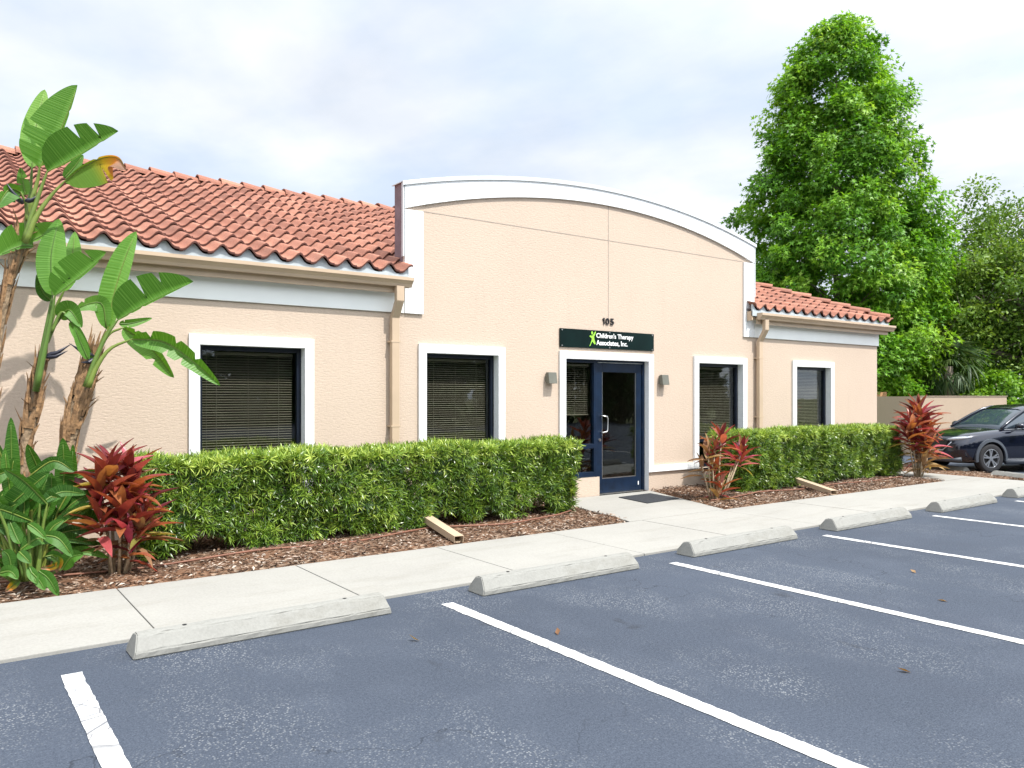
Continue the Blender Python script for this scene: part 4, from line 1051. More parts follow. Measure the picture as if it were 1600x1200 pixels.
paddle(A_, [(50, 262), (55, 205), (70, 140)], 20, 19, 20, 25, Y1 + .25, -.15, .95, 1, [(36, 375), (45, 325), (48, 290)], stalk=.028)
paddle(A_, [(48, 262), (46, 225), (40, 184)], 8, 9, 10, 10, Y1 + .3, 0, .6, 0, None)
paddle(A_, [(62, 262), (90, 214), (108, 170), (121, 133)], 44, 7, 5, 60, Y1 - .05, .05, .52, 2, [(38, 372), (48, 320), (58, 285)], blunt=.5, stalk=.030)
paddle(A_, [(88, 262), (94, 225), (99, 195)], 9, 9, 10, 10, Y1 + .3, 0, .95, 0, None)
paddle(A_, [(74, 268), (110, 250), (150, 226), (185, 205)], 44, 5, 12, 70, Y1 - .2, .15, .42, 2, [(38, 378), (52, 330), (64, 295)], stalk=.028)
paddle(A_, [(100, 284), (128, 262), (160, 247), (184, 247), (197, 266)], 6, 36, 60, 10, Y1 - .25, .2, .5, 1, [(40, 380), (56, 340), (78, 308)], 'bop_dry', stalk=.028)
paddle(A_, [(100, 278), (115, 262), (130, 242)], 9, 9, 15, 15, Y1 + .1, 0, .35, 0, None)
paddle(A_, [(32, 300), (14, 296), (-6, 325)], 22, 9, 20, 30, Y1 - .1, .1, .4, 1, [(42, 345), (40, 318)])
paddle(A_, [(52, 384), (30, 385), (-4, 400)], 6, 36, 40, 15, Y1 - .05, .1, .45, 3, None)
paddle(A_, [(44, 378), (66, 368), (88, 350)], 22, 5, 15, 40, Y1 + .1, 0, .7, 1, None)
paddle(A_, [(40, 305), (36, 285), (32, 262)], 9, 9, 15, 15, Y1 + .1, 0, .5, 1, None)
flower(A_, [((36, 318), (10, 286)), ((40, 314), (62, 304))], Y1 - .12)
B_ = thing('bird_of_paradise', 'slim bird of paradise between the tallest one and the thicker leaning stem', 'plant', at(36, 890, Y1), group='giant birds of paradise by the wall'); B_.location.z = 0
trunk(B_, [(30, 905), (36, 735), (48, 660), (56, 612), (62, 575)], [16, 13, 13, 10, 6], Y1, M['ringtrunk'], 80, M['sheath'])
paddle(B_, [(82, 462), (80, 400), (92, 342)], 21, 22, 14, 14, Y1 - .1, -.1, .62, 0, [(56, 612), (64, 560), (76, 495)], stalk=.030)
paddle(B_, [(100, 455), (112, 405), (117, 362)], 12, 14, 10, 10, Y1 + .2, -.1, .75, 1, [(60, 600), (72, 530), (88, 480)], stalk=.03)
paddle(B_, [(86, 462), (115, 440), (145, 415), (166, 394)], 36, 5, 14, 60, Y1 - .2, .1, .52, 3, [(58, 605), (70, 545), (80, 495)], stalk=.028)
paddle(B_, [(80, 470), (66, 455), (58, 428)], 9, 12, 20, 20, Y1 + .05, 0, .12, 0, None)
paddle(B_, [(94, 498), (108, 484), (128, 512)], 16, 14, 25, 25, Y1 - .1, .1, .45, 0, [(74, 535), (84, 512)])
paddle(B_, [(110, 502), (126, 530), (145, 566)], 9, 9, 30, 30, Y1 - .15, .05, .5, 0, [(80, 520), (96, 488)])
flower(B_, [((72, 556), (112, 537)), ((72, 558), (106, 548))], Y1 - .08)
C_ = thing('bird_of_paradise', 'thick leaning bird of paradise with a leaf drooping over the window corner', 'plant', at(104, 890, Y1 - .1), group='giant birds of paradise by the wall'); C_.location.z = 0
trunk(C_, [(96, 900), (104, 720), (116, 655), (130, 606), (140, 572), (146, 550)], [15, 13, 17, 16, 11, 5], Y1 - .1, M['ringtrunk'], 150, M['sheath'])
paddle(C_, [(168, 516), (178, 460), (196, 402), (213, 362)], 22, 14, 10, 14, Y1 - .1, -.05, .66, 0, [(134, 600), (150, 555), (161, 530)], stalk=.030)
paddle(C_, [(184, 500), (222, 478), (262, 458), (302, 440)], 44, 5, 12, 60, Y1 - .3, .25, .42, 2, [(134, 605), (150, 560), (166, 525)], stalk=.030)
paddle(C_, [(206, 530), (255, 534), (298, 562), (344, 602)], 22, 20, 48, 30, Y1 - .35, .3, .48, 3, [(138, 605), (150, 575), (172, 545)], stalk=.028)
paddle(C_, [(192, 512), (232, 540), (272, 590)], 17, 20, 55, 20, Y1 - .1, .05, .6, 2, [(146, 570), (168, 525)])
paddle(C_, [(166, 512), (160, 476), (140, 474), (118, 484)], 16, 12, 20, 20, Y1 - .1, 0, .7, 1, None)
paddle(C_, [(138, 562), (126, 535), (116, 510)], 8, 8, 15, 15, Y1 - .25, 0, .6, 0, None)
paddle(C_, [(186, 506), (205, 505), (238, 497)], 7, 7, 20, 20, Y1 + .1, 0, .6, 1, None)
flower(C_, [((146, 556), (108, 536)), ((148, 560), (126, 566))], Y1 - .18)
# low clump of young shoots in front
D_ = thing('bird_of_paradise', 'low leafy clump of glossy paddle leaves at the foot of the tall stems', 'plant', at(50, 920, 7.6), group='giant birds of paradise by the wall'); D_.location.z = 0
low = [([(22, 775), (18, 715), (17, 652)], 12, 14, .25, 7.8, 0), ([(96, 800), (100, 740), (98, 684)], 16, 18, .3, 7.85, .1), ([(104, 800), (112, 750), (114, 694)], 10, 10, .35, 7.9, .1),
       ([(48, 742), (84, 720), (117, 737)], 9, 17, .18, 7.6, .1), ([(4, 800), (40, 768), (78, 737)], 22, 13, .2, 7.5, .1), ([(70, 815), (80, 775), (80, 738)], 13, 12, .35, 7.65, 0),
       ([(36, 815), (38, 790), (38, 772)], 9, 9, .4, 7.5, 0), ([(80, 830), (112, 808), (150, 784)], 16, 9, .12, 7.7, .0), ([(80, 836), (120, 828), (156, 826)], 12, 10, .1, 7.75, .0),
       ([(82, 842), (125, 846), (160, 850)], 8, 8, .08, 7.8, 0), ([(44, 818), (58, 828), (72, 842)], 9, 9, .62, 7.35, .1), ([(68, 836), (92, 842), (114, 870)], 12, 15, .4, 7.35, .1),
       ([(72, 838), (84, 822), (100, 812)], 10, 8, .5, 7.4, 0), ([(14, 812), (26, 840), (32, 850)], 12, 9, .35, 7.4, .1), ([(30, 862), (38, 870), (48, 880)], 10, 10, .3, 7.3, .1),
       ([(0, 895), (16, 893), (28, 905)], 12, 10, .5, 7.25, .1), ([(45, 885), (52, 900), (58, 912)], 9, 9, .55, 7.25, .1), ([(60, 892), (76, 905), (92, 932)], 11, 11, .45, 7.25, .05),
       ([(50, 895), (62, 908), (70, 922)], 10, 10, .6, 7.2, .05), ([(0, 850), (-4, 800), (6, 765)], 14, 14, .25, 7.5, 0), ([(20, 850), (24, 800), (36, 740)], 13, 13, .15, 7.75, 0), ([(60, 840), (52, 790), (56, 750)], 16, 14, .1, 7.85, 0),
       ([(0, 830), (10, 800), (28, 785)], 14, 12, .2, 7.45, .1), ([(90, 800), (104, 775), (116, 762)], 9, 9, .3, 7.75, 0), ([(-6, 690), (2, 712), (10, 728)], 6, 6, .1, 7.6, 0), ([(40, 850), (20, 830), (-8, 822)], 14, 12, .2, 7.4, 0),
       ([(70, 870), (86, 868), (100, 880)], 9, 12, .2, 7.5, 0), ([(20, 900), (14, 870), (4, 860)], 12, 12, .2, 7.35, 0), ([(66, 830), (70, 800), (64, 770)], 14, 14, .15, 7.8, 0)]
for sp_, a, b, tn, yy, dd in low:
    u0, v0 = sp_[0]; gx = 50 + (u0 - 50) * .35
    paddle(D_, sp_, a * .85, b * .85, 16, 20, yy, dd, tn * .6, 0, [(gx, 905), ((gx + u0) / 2, (905 + v0) / 2 - 6)] if v0 < 885 else None, blunt=.85)
for sp_, a, b in (([(90, 870), (84, 885), (62, 888)], 6, 6), ([(30, 905), (20, 915), (8, 925)], 7, 7), ([(80, 868), (92, 878), (88, 895)], 7, 7)):
    paddle(D_, sp_, a, b, 30, 30, 7.4, 0, .5, 0, None, 'bop_dry')
rl = random.Random(5)
for k in range(34):
    u0 = rl.uniform(-30, 100); v0 = rl.uniform(770, 895); L = rl.uniform(62, 115); an = R(rl.uniform(-75, 75)) + (u0 - 45) * .006
    yy = rl.uniform(7.35, 7.95); u1, v1 = u0 + L * math.sin(an), v0 - L * math.cos(an) * (1 if v0 < 860 else .35)
    w_ = rl.uniform(8, 14); sp_ = [(u0, v0), ((u0 + u1) / 2 - 3, (v0 + v1) / 2 - 4), (u1, v1 + abs(math.sin(an)) * 14)]
    paddle(D_, sp_, w_, w_ * rl.uniform(.5, 1.1), rl.uniform(5, 45), rl.uniform(5, 45), yy, rl.uniform(-.1, .15), rl.uniform(.02, .42), 0, [(50 + (u0 - 50) * .4, 908), ((50 + u0 * 1.5) / 2.5, v0 + (908 - v0) * .45)], blunt=.85)

# ------------------------------------------------------------------ trees and shrubs
def limb_tree(name, label, base, height, crown_pts, clumps, leaf, leafmat, lsize, trunk_r, seed, ball=.75, per=130, limbs=14, lean=(0, 0), bark='bark', group=None, cat='tree', upbias=.6):
    """crown_pts: function(z fraction) -> radius; clump centres fill the crown, denser outside; limbs run to a share of them"""
    g = np.random.default_rng(seed); bx, by, bz = base
    root = thing(name, label, cat, base, group=group)
    C = []
    if isinstance(clumps, int):
        while len(C) < clumps:
            f = g.uniform(crown_pts[0][0], crown_pts[-1][0]); r = np.interp(f, [c[0] for c in crown_pts], [c[1] for c in crown_pts])
            if g.random() > (r / max(c[1] for c in crown_pts)) ** .9: continue
            th = g.uniform(0, 6.283); rr = r * (g.uniform(.25, 1) ** .5) * g.uniform(.85, 1.1); C.append((bx + lean[0] * f + rr * math.cos(th), by + lean[1] * f + rr * math.sin(th), bz + f * height))
    else: C = clumps
    C = np.array(C); nC = len(C)
    sz = ball * g.uniform(.55, 1.15, nC)
    tone = g.beta(2, 2.4, nC)
    n = nC * per
    u = rdir(n); rad = g.random(n) ** .45
    P = np.repeat(C, per, 0) + u * (rad * np.repeat(sz, per))[:, None] * np.array([1, 1, .8])
    ax = np.stack([np.full(n, bx), np.full(n, by), P[:, 2] - 1], 1)
    outw = unit(P - ax)
    N = unit(outw * 1.1 + u * .45 + g.normal(0, .38, (n, 3)) + np.array([0, 0, upbias])); D = unit(u * .6 + outw * .5 + g.normal(0, .6, (n, 3)) + np.array([0, 0, -.35]))
    L = lsize * g.uniform(.7, 1.3, n)
    V, F, A, S_ = stamp(P, D, N, L, L, leaf[0], leaf[1], np.clip(np.repeat(tone, per) * .75 + g.random(n) * .3, 0, 1), bend=g.uniform(0, .3, n))
    link('crown', np_mesh('crown', V, F, {'rnd': A, 'along': S_}), leafmat, root)
    mb = MB(); H = height * .93
    tp = [Vector((bx + lean[0] * f + g.normal(0, .08) * f, by + lean[1] * f + g.normal(0, .08) * f, bz - .1 + f * H)) for f in np.linspace(0, 1, 9)]
    mb.tube(tp, [trunk_r * (1 - .93 * f ** .8) + .012 for f in np.linspace(0, 1, 9)], 9)
    for i in g.choice(nC, min(limbs, nC), replace=False):
        c = Vector(C[i]); f = max(.12, min(.92, (c.z - bz) / H * .82 - .05)); k = f * 8; a = tp[int(k)].lerp(tp[min(8, int(k) + 1)], k - int(k))
        m = a.lerp(c, .5) + Vector((g.normal(0, .15), g.normal(0, .15), g.uniform(.0, .25)))
        r0 = trunk_r * (1 - .9 * f) * .42 + .012; mb.tube([a, a.lerp(m, .5), m, c], [r0, r0 * .75, r0 * .5, .008], 6)
    mb.build('trunk', M[bark], root, smooth=True)
    return root
GZ = -.26
limb_tree('sweetgum_tree', 'tall bright green conical tree behind the right end of the building', (27.75, 17.1, GZ), 15.8,
          [(.08, 2.6), (.20, 3.4), (.32, 3.7), (.44, 3.75), (.55, 3.5), (.66, 2.95), (.76, 2.55), (.86, 2.2), (.93, 1.75), (.98, 1.1), (1.0, .5)], 700, STAR, M['gum_leaf'], .20, .17, 31, ball=.66, per=135, limbs=45)
limb_tree('young_sweetgum', 'lower yellow green tree in front of the tall conical tree', (32.5, 16.0, GZ), 7.4,
          [(.12, 1.5), (.35, 2.1), (.6, 1.9), (.8, 1.4), (.95, .7), (1.0, .2)], 85, STAR, M['gum_leaf2'], .21, .10, 32, ball=.6, per=105, limbs=22)
def oak():
    g = np.random.default_rng(41); b = Vector((36.5, 12.2, GZ)); root = thing('oak_tree', 'airy olive green oak with bare grey limbs at the right frame edge', 'tree', b)
    mb = MB(); fork = b + Vector((-.2, .1, 2.4)); mb.tube([b - Vector((0, 0, .1)), b.lerp(fork, .5), fork], [.42, .34, .30], 9)
    ends = []; R3 = Vector((RX, RY, 0)); F3 = Vector((FX, FY, 0)); up = Vector((0, 0, 1))
    mains = [(-6.4, -.5, 2.0), (-5.8, 0, 4.4), (-5.2, 1, 5.0), (-4.0, -.8, 5.9), (-2.6, .8, 7.0), (-3.4, 1.2, 5.4), (-1.0, 0, 8.2), (1.2, 0, 8.0), (3.2, .6, 6.2), (4.2, -.5, 3.8), (-2.8, -1.4, 5.0), (2.2, -1.2, 5.0), (-4.6, .8, 2.9), (-1.8, 1.5, 6.4), (-4.6, -1.2, 4.0)]
    for a, d, z in mains:
        e = fork + R3 * a + F3 * d + up * (z - .6); m = fork.lerp(e, .5) + up * g.uniform(-.1, .5) + R3 * g.uniform(-.3, .3)
        pts = smooth_path([fork, m, e], 8); mb.tube(pts, [.20 * (1 - .85 * i / 8) for i in range(9)], 7)
        for k in range(12):
            f = g.uniform(.35, 1); p = pts[int(f * 8)]; q = p + Vector(g.normal(0, 1, 3)) * .9 + up * .45; mm = p.lerp(q, .5) + Vector(g.normal(0, .12, 3))
            mb.tube([p, mm, q], [.035, .022, .006], 5); ends.append(q)
            for _ in range(2):
                w = q + Vector(g.normal(0, .55, 3)); mb.tube([q, w], [.010, .004], 4); ends.append(w)
    mb.build('trunk', M['bark'], root, smooth=True)
    for _ in range(230):
        w = rdir(1)[0] * g.uniform(.3, 1) ** .5; c_ = fork + R3 * (w[0] * 5.4 - 1.4) + F3 * w[1] * 2.5 + up * (w[2] * 3.6 + 3.7); ends.append(c_)
    C = np.array([tuple(e) for e in ends]); nC = len(C); per = 95; n = nC * per; u = rdir(n)
    P = np.repeat(C, per, 0) + u * (g.random(n) ** .5 * np.repeat(g.uniform(.35, .8, nC), per))[:, None] * np.array([1.1, 1.1, .65])
    N = unit(u * .4 + g.normal(0, .5, (n, 3)) + np.array([0, 0, .8])); D = unit(u + g.normal(0, .6, (n, 3)))
    L = g.uniform(.10, .20, n); V, F, A, S_ = stamp(P, D, N, L, L * .6, OVAL[0], OVAL[1], np.clip(np.repeat(g.random(nC), per) * .7 + g.random(n) * .35, 0, 1))
    link('crown', np_mesh('crown', V, F, {'rnd': A, 'along': S_}), M['oak_leaf'], root)
oak()
def shrub(x, y, r, h, label, seed, mat='shrub_leaf', per=75, ls=.12):
    g = np.random.default_rng(seed); cl = []
    for _ in range(int(26 * r * h / 2.0)):
        th = g.uniform(0, 6.28); rr = r * g.uniform(.1, 1) ** .6; f = g.uniform(.08, 1); rr *= math.sqrt(max(.05, 1 - (f * .92) ** 2.5))
        cl.append((x + rr * math.cos(th), y + rr * math.sin(th), GZ + f * h))
    return limb_tree('shrub', label, (x, y, GZ), h, None, cl, OVAL, M[mat], ls, .05, seed, ball=.42, per=per, limbs=10, group='shrubs beyond the enclosure wall', cat='shrub')
SH = [(34.3, 17.3, 1.8, 3.0, 'bright green shrub left of the others, close behind the enclosure corner'), (34.6, 15.5, 1.9, 3.1, 'bright green shrub rising over the middle of the enclosure wall'),
      (31.4, 12.9, 1.7, 2.6, 'bright green shrub over the right end of the enclosure wall'), (32.4, 10.6, 1.8, 2.7, 'bright green shrub right above the car roof'), (34.6, 9.4, 1.8, 2.4, 'bright green shrub at the right frame edge behind the car'),
      (32.2, 17.6, 1.7, 3.2, 'bright green shrub next to the building corner')]
for i, (x, y, r, h, lab) in enumerate(SH): shrub(x, y, r, h, lab, 50 + i)
def palmetto():
    g = np.random.default_rng(61); b = (30.3, 14.15, GZ); root = thing('palmetto', 'dark fan palm drooping among the trees above the enclosure wall', 'palm', b)
    mb = MB(); mb.tube([(b[0], b[1], b[2]), (b[0] + .1, b[1], 1.4), (b[0], b[1], 2.7)], [.22, .18, .16], 8); mb.build('trunk', M['bark'], root, smooth=True)
    st = []
    for k in range(26):
        th = k * 2.4; el = R(70 - k * 4.6); d = Vector((math.cos(th) * math.cos(el), math.sin(th) * math.cos(el), math.sin(el))); hub = Vector((b[0], b[1], 2.75)) + d * .75
        s = d.cross(Vector((0, 0, 1))).normalized(); nrm = s.cross(d); n = 18; an = np.radians(np.linspace(-85, 85, n))
        D = np.array([tuple(d * math.cos(a) + s * math.sin(a) - Vector((0, 0, .25))) for a in an]); N = np.tile(np.array(tuple(nrm)), (n, 1)) + g.normal(0, .1, (n, 3))
        st.append(stamp(np.tile(np.array(tuple(hub)), (n, 1)), D, N, g.uniform(.6, .85, n), .05, STRAP[0], STRAP[1], g.random(n), bend=g.uniform(.3, .7, n)))
    link('fronds', leafmesh('fronds', st), M['palm_leaf'], root)
palmetto()
def woodland(name, spots, seed, h0, h1, per, ls, nclump):
    g = np.random.default_rng(seed); P = []; T = []
    for x, y in spots:
        h = g.uniform(h0, h1); n = nclump
        th = g.uniform(0, 6.28, n); f = g.uniform(.02, 1, n); r = g.uniform(.3, 1, n) ** .6 * 3.0 * np.sqrt(np.clip(1.05 - f ** 2.2, .03, 1))
        c = np.stack([x + r * np.cos(th), y + r * np.sin(th), -.4 + f * h], 1); t = g.random(n)
        u = rdir(n * per); P.append(np.repeat(c, per, 0) + u * (g.random(n * per) ** .45)[:, None] * np.array([1.1, 1.1, .9])); T.append(np.repeat(t, per))
    P = np.concatenate(P); T = np.concatenate(T); n = len(P)
    N = unit(g.normal(0, .6, (n, 3)) + np.array([0, -.2, .9])); D = rdir(n); L = ls * g.uniform(.7, 1.3, n)
    V, F, A, S_ = stamp(P, D, N, L, L * .7, OVAL[0], OVAL[1], np.clip(T * .7 + g.random(n) * .3, 0, 1))
    o = link(name, np_mesh(name, V, F, {'rnd': A, 'along': S_}), M['wood_leaf']); tag(o, 'dense dark green woodland beyond the lot', 'woodland', kind='stuff'); return o
woodland('woodland', [(26 + 3.6 * i, 26 - 1.0 * i) for i in range(9)] + [(36 + 3.2 * i, 21 - 2.2 * i) for i in range(5)], 71, 5.5, 7.5, 60, .30, 46)
woodland('woodland', [(-26 + 5.0 * i, -27 - 1.2 * math.sin(i * 1.7)) for i in range(17)], 72, 9, 13, 34, .8, 80)

# ------------------------------------------------------------------ enclosure wall and board behind it
def enclosure():
    c = Vector((24.6, 12.35, 0)); a = Vector((.92, -.39, 0)).normalized(); b = Vector((.39, .92, 0)).normalized(); zb, z1 = -.32, 1.59; th = .2
    o = thing('enclosure_wall', 'tan stucco refuse enclosure wall behind the dark car', 'wall', (c.x, c.y, -.28))
    mb = MB()
    def slab(p, q, nrm, name_z1=z1):
        p2, q2 = p + nrm * th, q + nrm * th
        mb.add([(*p.xy, zb), (*q.xy, zb), (*q2.xy, zb), (*p2.xy, zb), (*p.xy, z1), (*q.xy, z1), (*q2.xy, z1), (*p2.xy, z1)], [(0,3,2,1),(4,5,6,7),(0,1,5,4),(1,2,6,5),(2,3,7,6),(3,0,4,7)])
    slab(c, c + a * 3.25, b); slab(c + b * (th + .001), c + b * 4.2, a); slab(c + a * 3.05 + b * (th + .001), c + a * 3.05 + b * 4.2, a)
    mb.build('wall', M['stucco_dark'], o)
    mb = MB(); p = c - a * .02 - b * .02; e = .024
    q = [p, p + a * 3.29, p + a * 3.29 + b * (th + .04), p + b * (th + .04)]
    mb.prism([(v.x, v.y) for v in q], 'z', z1 + .001, z1 + .02); mb.build('coping', M['stucco_dark'], o)
    pb = c + b * 2.6 + a * .35
    g = thing('wooden_gate', 'small orange brown board panel showing above the enclosure wall', 'gate', (pb.x, pb.y, -.28))
    for k in range(4):
        d0 = pb + a * (k * .14); d1 = d0 + a * .132; r = [d0, d1, d1 + b * .03, d0 + b * .03]
        MB().prism([(v.x, v.y) for v in r], 'z', -.25, 1.735 + .004 * k).build('board', M['wood'], g)
enclosure()

# ------------------------------------------------------------------ the dark car (local: x forward, y left, z up)
def car():
    hx = Vector((20.83, 8.79, -.28)); ax_ = CAR_A; fw = CAR_F
    # hx is the near front wheel's contact point; near side is the car's left (+y local)
    ctr = hx + ax_ * .79 - fw * 1.35; rz = math.atan2(fw.y, fw.x)
    root = thing('parked_car', 'dark navy suv parked nose in before the tan enclosure wall', 'car', ctr, rz)
    def loft(secs, close=True):
        mb = MB(); n = len(secs[0][1]); vs = []
        for x, half in secs:
            full = [(y, z) for y, z in half] + [(-y, z) for y, z in half[::-1] if y > 1e-6]
            if half[0][0] < 1e-6: full = [half[0]] + [(y, z) for y, z in half[1:]] + [(-y, z) for y, z in half[-1:0:-1] if y > 1e-6]
            vs.append([(x, y, z) for y, z in full])
        m = len(vs[0]); flat = [p for r in vs for p in r]
        fs = [(i*m + k, i*m + (k+1) % m, (i+1)*m + (k+1) % m, (i+1)*m + k) for i in range(len(vs)-1) for k in range(m)]
        fs += [tuple(range(m)), tuple(range((len(vs)-1)*m, len(vs)*m))[::-1]]
        mb.add(flat, fs); return mb
    def sec(x, zb, zs, zt2, wb, wm, ws, xo=0):
        return (x, [(0, zb), (wb * .85, zb), (wb, zb + .06), (wm, .46), (wm, .72), (ws + .015, zs - .10), (ws - .03, zs), (ws * .62, zt2 - .012), (0, zt2)])
    S = [sec(2.28, .42, .72, .76, .50, .56, .52), sec(2.25, .30, .82, .86, .66, .72, .64), sec(2.12, .24, .90, .95, .78, .84, .76), sec(1.90, .22, .955, 1.0, .85, .895, .83), sec(1.5, .21, 1.0, 1.055, .88, .92, .86), sec(1.1, .21, 1.035, 1.10, .88, .92, .87),
         sec(.8, .21, 1.06, 1.12, .88, .915, .875), sec(.2, .21, 1.075, 1.10, .88, .915, .875), sec(-.6, .21, 1.09, 1.11, .88, .915, .87), sec(-1.35, .23, 1.11, 1.13, .88, .92, .87), sec(-1.9, .26, 1.12, 1.15, .84, .89, .82), sec(-2.2, .32, 1.08, 1.12, .74, .82, .74), sec(-2.29, .42, .98, 1.02, .62, .70, .62)]
    me = loft(S).mesh('body'); bm = bmesh.new(); bm.from_mesh(me); bmesh.ops.recalc_face_normals(bm, faces=bm.faces); bm.to_mesh(me); bm.free()
    tmp = bpy.data.objects.new('tmp', me); COL.objects.link(tmp); sm = tmp.modifiers.new('s', 'SUBSURF'); sm.levels = 2; sm.render_levels = 2
    cut = MB()
    for x in (1.35, -1.35):
        for s in (-1, 1): cut.tube([(x, s * .60, .37), (x, s * 1.2, .37)], .40, 28)
    cm = cut.mesh('cut'); bm = bmesh.new(); bm.from_mesh(cm); bmesh.ops.recalc_face_normals(bm, faces=bm.faces); bm.to_mesh(cm); bm.free()
    co = bpy.data.objects.new('cut', cm); COL.objects.link(co)
    bo = tmp.modifiers.new('b', 'BOOLEAN'); bo.operation = 'DIFFERENCE'; bo.object = co; bo.solver = 'EXACT'
    bpy.context.view_layer.update(); bme = bpy.data.meshes.new_from_object(tmp.evaluated_get(bpy.context.evaluated_depsgraph_get()))
    bpy.data.objects.remove(tmp); bpy.data.objects.remove(co)
    bme.materials.clear(); bme.name = 'body'
    body = link('body', bme, M['carpaint'], root, local=True, smooth=True)
    try:
        bme.set_sharp_from_angle(angle=R(38))
    except Exception: pass
    # greenhouse of glass, then roof skin and pillars
    def gs(x, zb, zr, wb, wr): return (x, [(0, zb), (wb, zb), (wb * .5 + wr * .5 + .015, (zb + zr) / 2), (wr, zr - .03), (wr * .7, zr + .005), (0, zr + .02)])
    G = [gs(.98, 1.05, 1.10, .80, .74), gs(.80, 1.06, 1.20, .83, .73), gs(.45, 1.06, 1.40, .845, .69), gs(.12, 1.06, 1.555, .85, .655), gs(-.15, 1.06, 1.625, .85, .64), gs(-.7, 1.07, 1.655, .85, .635), gs(-1.3, 1.08, 1.63, .84, .62), gs(-1.75, 1.09, 1.56, .80, .60), gs(-2.05, 1.10, 1.36, .76, .60), gs(-2.2, 1.10, 1.18, .72, .62)]
    gb = loft(G).build('window_glass', M['carglass'], root, local=True, smooth=True)
    def rp(y0, z0): return
    RF = [(.16, 1.545, .63), (.0, 1.605, .645), (-.15, 1.632, .645), (-.7, 1.664, .64), (-1.3, 1.640, .625), (-1.75, 1.572, .605), (-1.95, 1.50, .60)]
    mb = MB(); vs = []
    for x, z, w in RF:
        for f in (-1.03, -.8, -.4, 0, .4, .8, 1.03): vs.append((x, w * f, z + .026 - .035 * abs(f) ** 3 - (.03 if abs(f) > 1 else 0)))
    mb.add(vs, [(i*7 + k, i*7 + k + 1, (i+1)*7 + k + 1, (i+1)*7 + k) for i in range(len(RF)-1) for k in range(6)]); mb.build('roof', M['carpaint'], root, local=True, smooth=True)
    for s in (-1, 1):
        mb = MB(); mb.tube([(.97, s * .80, 1.075), (.80, s * .775, 1.19), (.45, s * .715, 1.385), (.12, s * .668, 1.54), (-.15, s * .655, 1.60), (-.7, s * .648, 1.63), (-1.4, s * .63, 1.60), (-1.9, s * .61, 1.48), (-2.15, s * .66, 1.16)], .034, 8); mb.build('pillar', M['carpaint'], root, local=True, smooth=True)
        mb = MB(); mb.tube([(-.25, s * .862, 1.08), (-.28, s * .80, 1.30), (-.30, s * .66, 1.60)], .04, 6, squash=.5); mb.build('pillar', M['carblack'], root, local=True)
        mb = MB(); mb.tube([(.95, s * .885, 1.055), (.2, s * .893, 1.082), (-1.2, s * .885, 1.105)], .010, 6); mb.build('window_strip', M['rim'], root, local=True)
        # mirror
        mb = MB(); mb.tube([(.60, s * .86, 1.10), (.60, s * .93, 1.12)], .03, 6); mb.tube([(.66, s * .93, 1.15), (.63, s * 1.0, 1.155), (.60, s * 1.08, 1.15), (.59, s * 1.10, 1.15)], [.05, .085, .08, .03], 10, squash=.8); mb.build('mirror', M['carpaint'], root, local=True, smooth=True)
        # lamps: slim lens wrapping the corner
        mb = MB(); mb.tube([(2.235, s * .50, .815), (2.19, s * .64, .835), (2.06, s * .765, .858), (1.86, s * .845, .885)], [.032, .047, .046, .012], 8, squash=.9); mb.build('headlight', M['lamp'], root, local=True, smooth=True)
        mb = MB(); mb.tube([(2.15, s * .68, .45), (2.02, s * .82, .45)], [.045, .03], 8); mb.build('fog_lamp', M['clad'], root, local=True)
        # sill and wheel-arch cladding
        mb = MB(); mb.tube([(.93, s * .895, .27), (0, s * .905, .265), (-.93, s * .895, .27)], .055, 8, squash=1.2); mb.build('sill_cladding', M['clad'], root, local=True, smooth=True)
        mb = MB(); mb.tube([(.90, s * .918, .335), (0, s * .926, .33), (-.9, s * .918, .335)], .010, 6); mb.build('sill_strip', M['rim'], root, local=True)
        for x in (1.35, -1.35):
            mb = MB(); vs = []; n = 18
            for i in range(n + 1):
                th = R(-12 + 204 * i / n)
                for r, yy in ((.398, .885), (.398, .932), (.465, .922), (.472, .88)): vs.append((x + r * math.cos(th), s * yy, .37 + r * math.sin(th)))
            mb.add(vs, [(i*4 + k, i*4 + (k+1) % 4, (i+1)*4 + (k+1) % 4, (i+1)*4 + k) for i in range(n) for k in range(4)]); mb.build('arch_cladding', M['clad'], root, local=True, smooth=False)
            # wheel
            mb = MB(); ty = s * .80; st = 0
            prof = [(.225, -.10), (.30, -.112), (.345, -.10), (.36, -.06), (.36, .06), (.345, .10), (.30, .112), (.225, .10)]; n = 36; vs = []
            for i in range(n):
                th = 2 * math.pi * i / n
                for r, y in prof: vs.append((x + r * math.cos(th), ty + y, .36 + r * math.sin(th)))
            k8 = len(prof); mb.add(vs, [(i*k8 + k, i*k8 + k + 1, ((i+1) % n)*k8 + k + 1, ((i+1) % n)*k8 + k) for i in range(n) for k in range(k8 - 1)])
            w = mb.build('wheel', M['tyre'], root, local=True, smooth=True)
            mb = MB(); yo = ty + s * .088
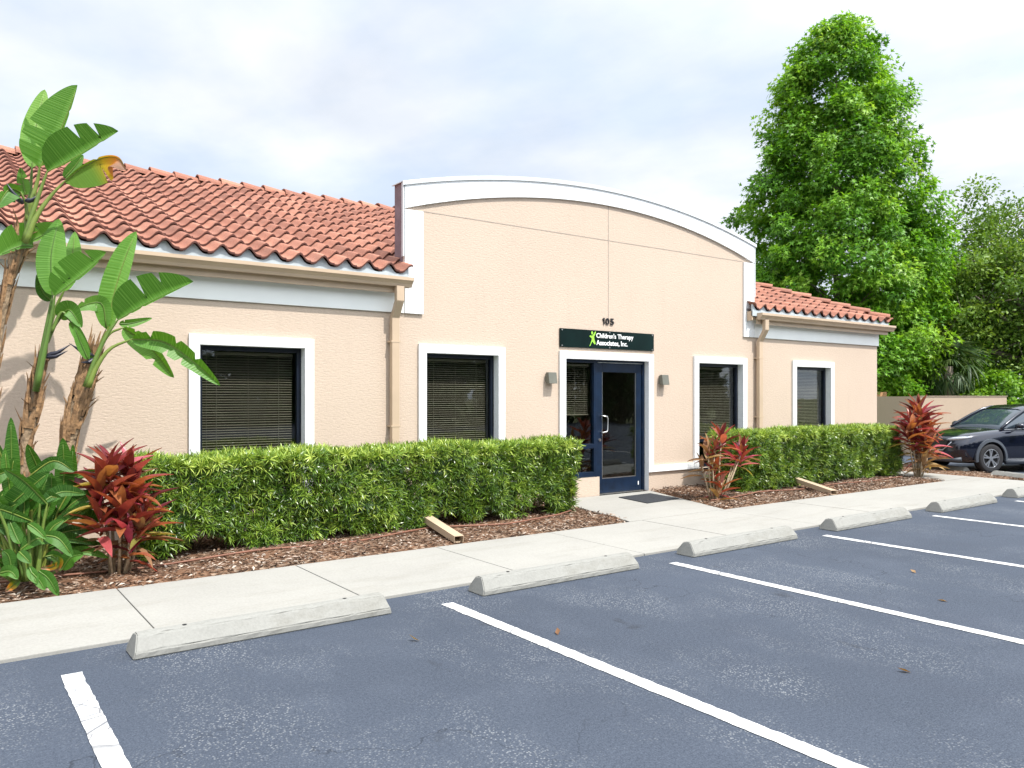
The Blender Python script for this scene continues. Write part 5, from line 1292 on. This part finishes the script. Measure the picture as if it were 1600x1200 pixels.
            vs = []
            for i in range(n):
                th = 2 * math.pi * i / n
                for r, y in ((.235, yo + s * .012), (.218, yo + s * .015), (.208, yo - s * .03)): vs.append((x + r * math.cos(th), y, .36 + r * math.sin(th)))
            mb.add(vs, [(i*3 + k, i*3 + k + 1, ((i+1) % n)*3 + k + 1, ((i+1) % n)*3 + k) for i in range(n) for k in range(2)])
            for i in range(5):
                for off in (-.17, .17):
                    th = 2 * math.pi * i / 5 + .3 + off; c0 = Vector((math.cos(th - off * .6), 0, math.sin(th - off * .6))); c1 = Vector((math.cos(th), 0, math.sin(th))); t = Vector((-math.sin(th), 0, math.cos(th)))
                    a = Vector((x, yo + s * .004, .36)) + c0 * .045; b = Vector((x, yo + s * .008, .36)) + c1 * .218
                    mb.add([a - t * .014, a + t * .014, b + t * .018, b - t * .018, a - t * .014 - Vector((0, s * .02, 0)), a + t * .014 - Vector((0, s * .02, 0)), b + t * .018 - Vector((0, s * .02, 0)), b - t * .018 - Vector((0, s * .02, 0))],
                           [(0,1,2,3), (0,4,5,1), (1,5,6,2), (2,6,7,3), (3,7,4,0)])
            mb.tube([(x, yo - s * .02, .36), (x, yo + s * .012, .36)], .055, 16); mb.build('rim', M['rim'], w, local=True)
            MB().tube([(x, ty - .08, .36), (x, yo - s * .04, .36)], .222, 28).build('brake_shadow', M['hub'], w, local=True)
    mb = MB(); mb.prism([(-.42, .56), (.42, .56), (.56, .80), (.48, .83), (-.48, .83), (-.56, .80)], 'x', 2.20, 2.292); mb.build('grille', M['carblack'], root, local=True, bevel=.02)
    mb = MB(); mb.tube([(2.24, -.62, .76), (2.298, -.40, .55), (2.302, 0, .535), (2.298, .40, .55), (2.24, .62, .76)], .014, 6); mb.build('grille_trim', M['rim'], root, local=True, smooth=True)
    mb = MB(); mb.tube([(2.12, -.80, .34), (2.24, -.60, .32), (2.28, 0, .31), (2.24, .60, .32), (2.12, .80, .34)], .06, 8); mb.build('lower_bumper', M['clad'], root, local=True, smooth=True)
car()
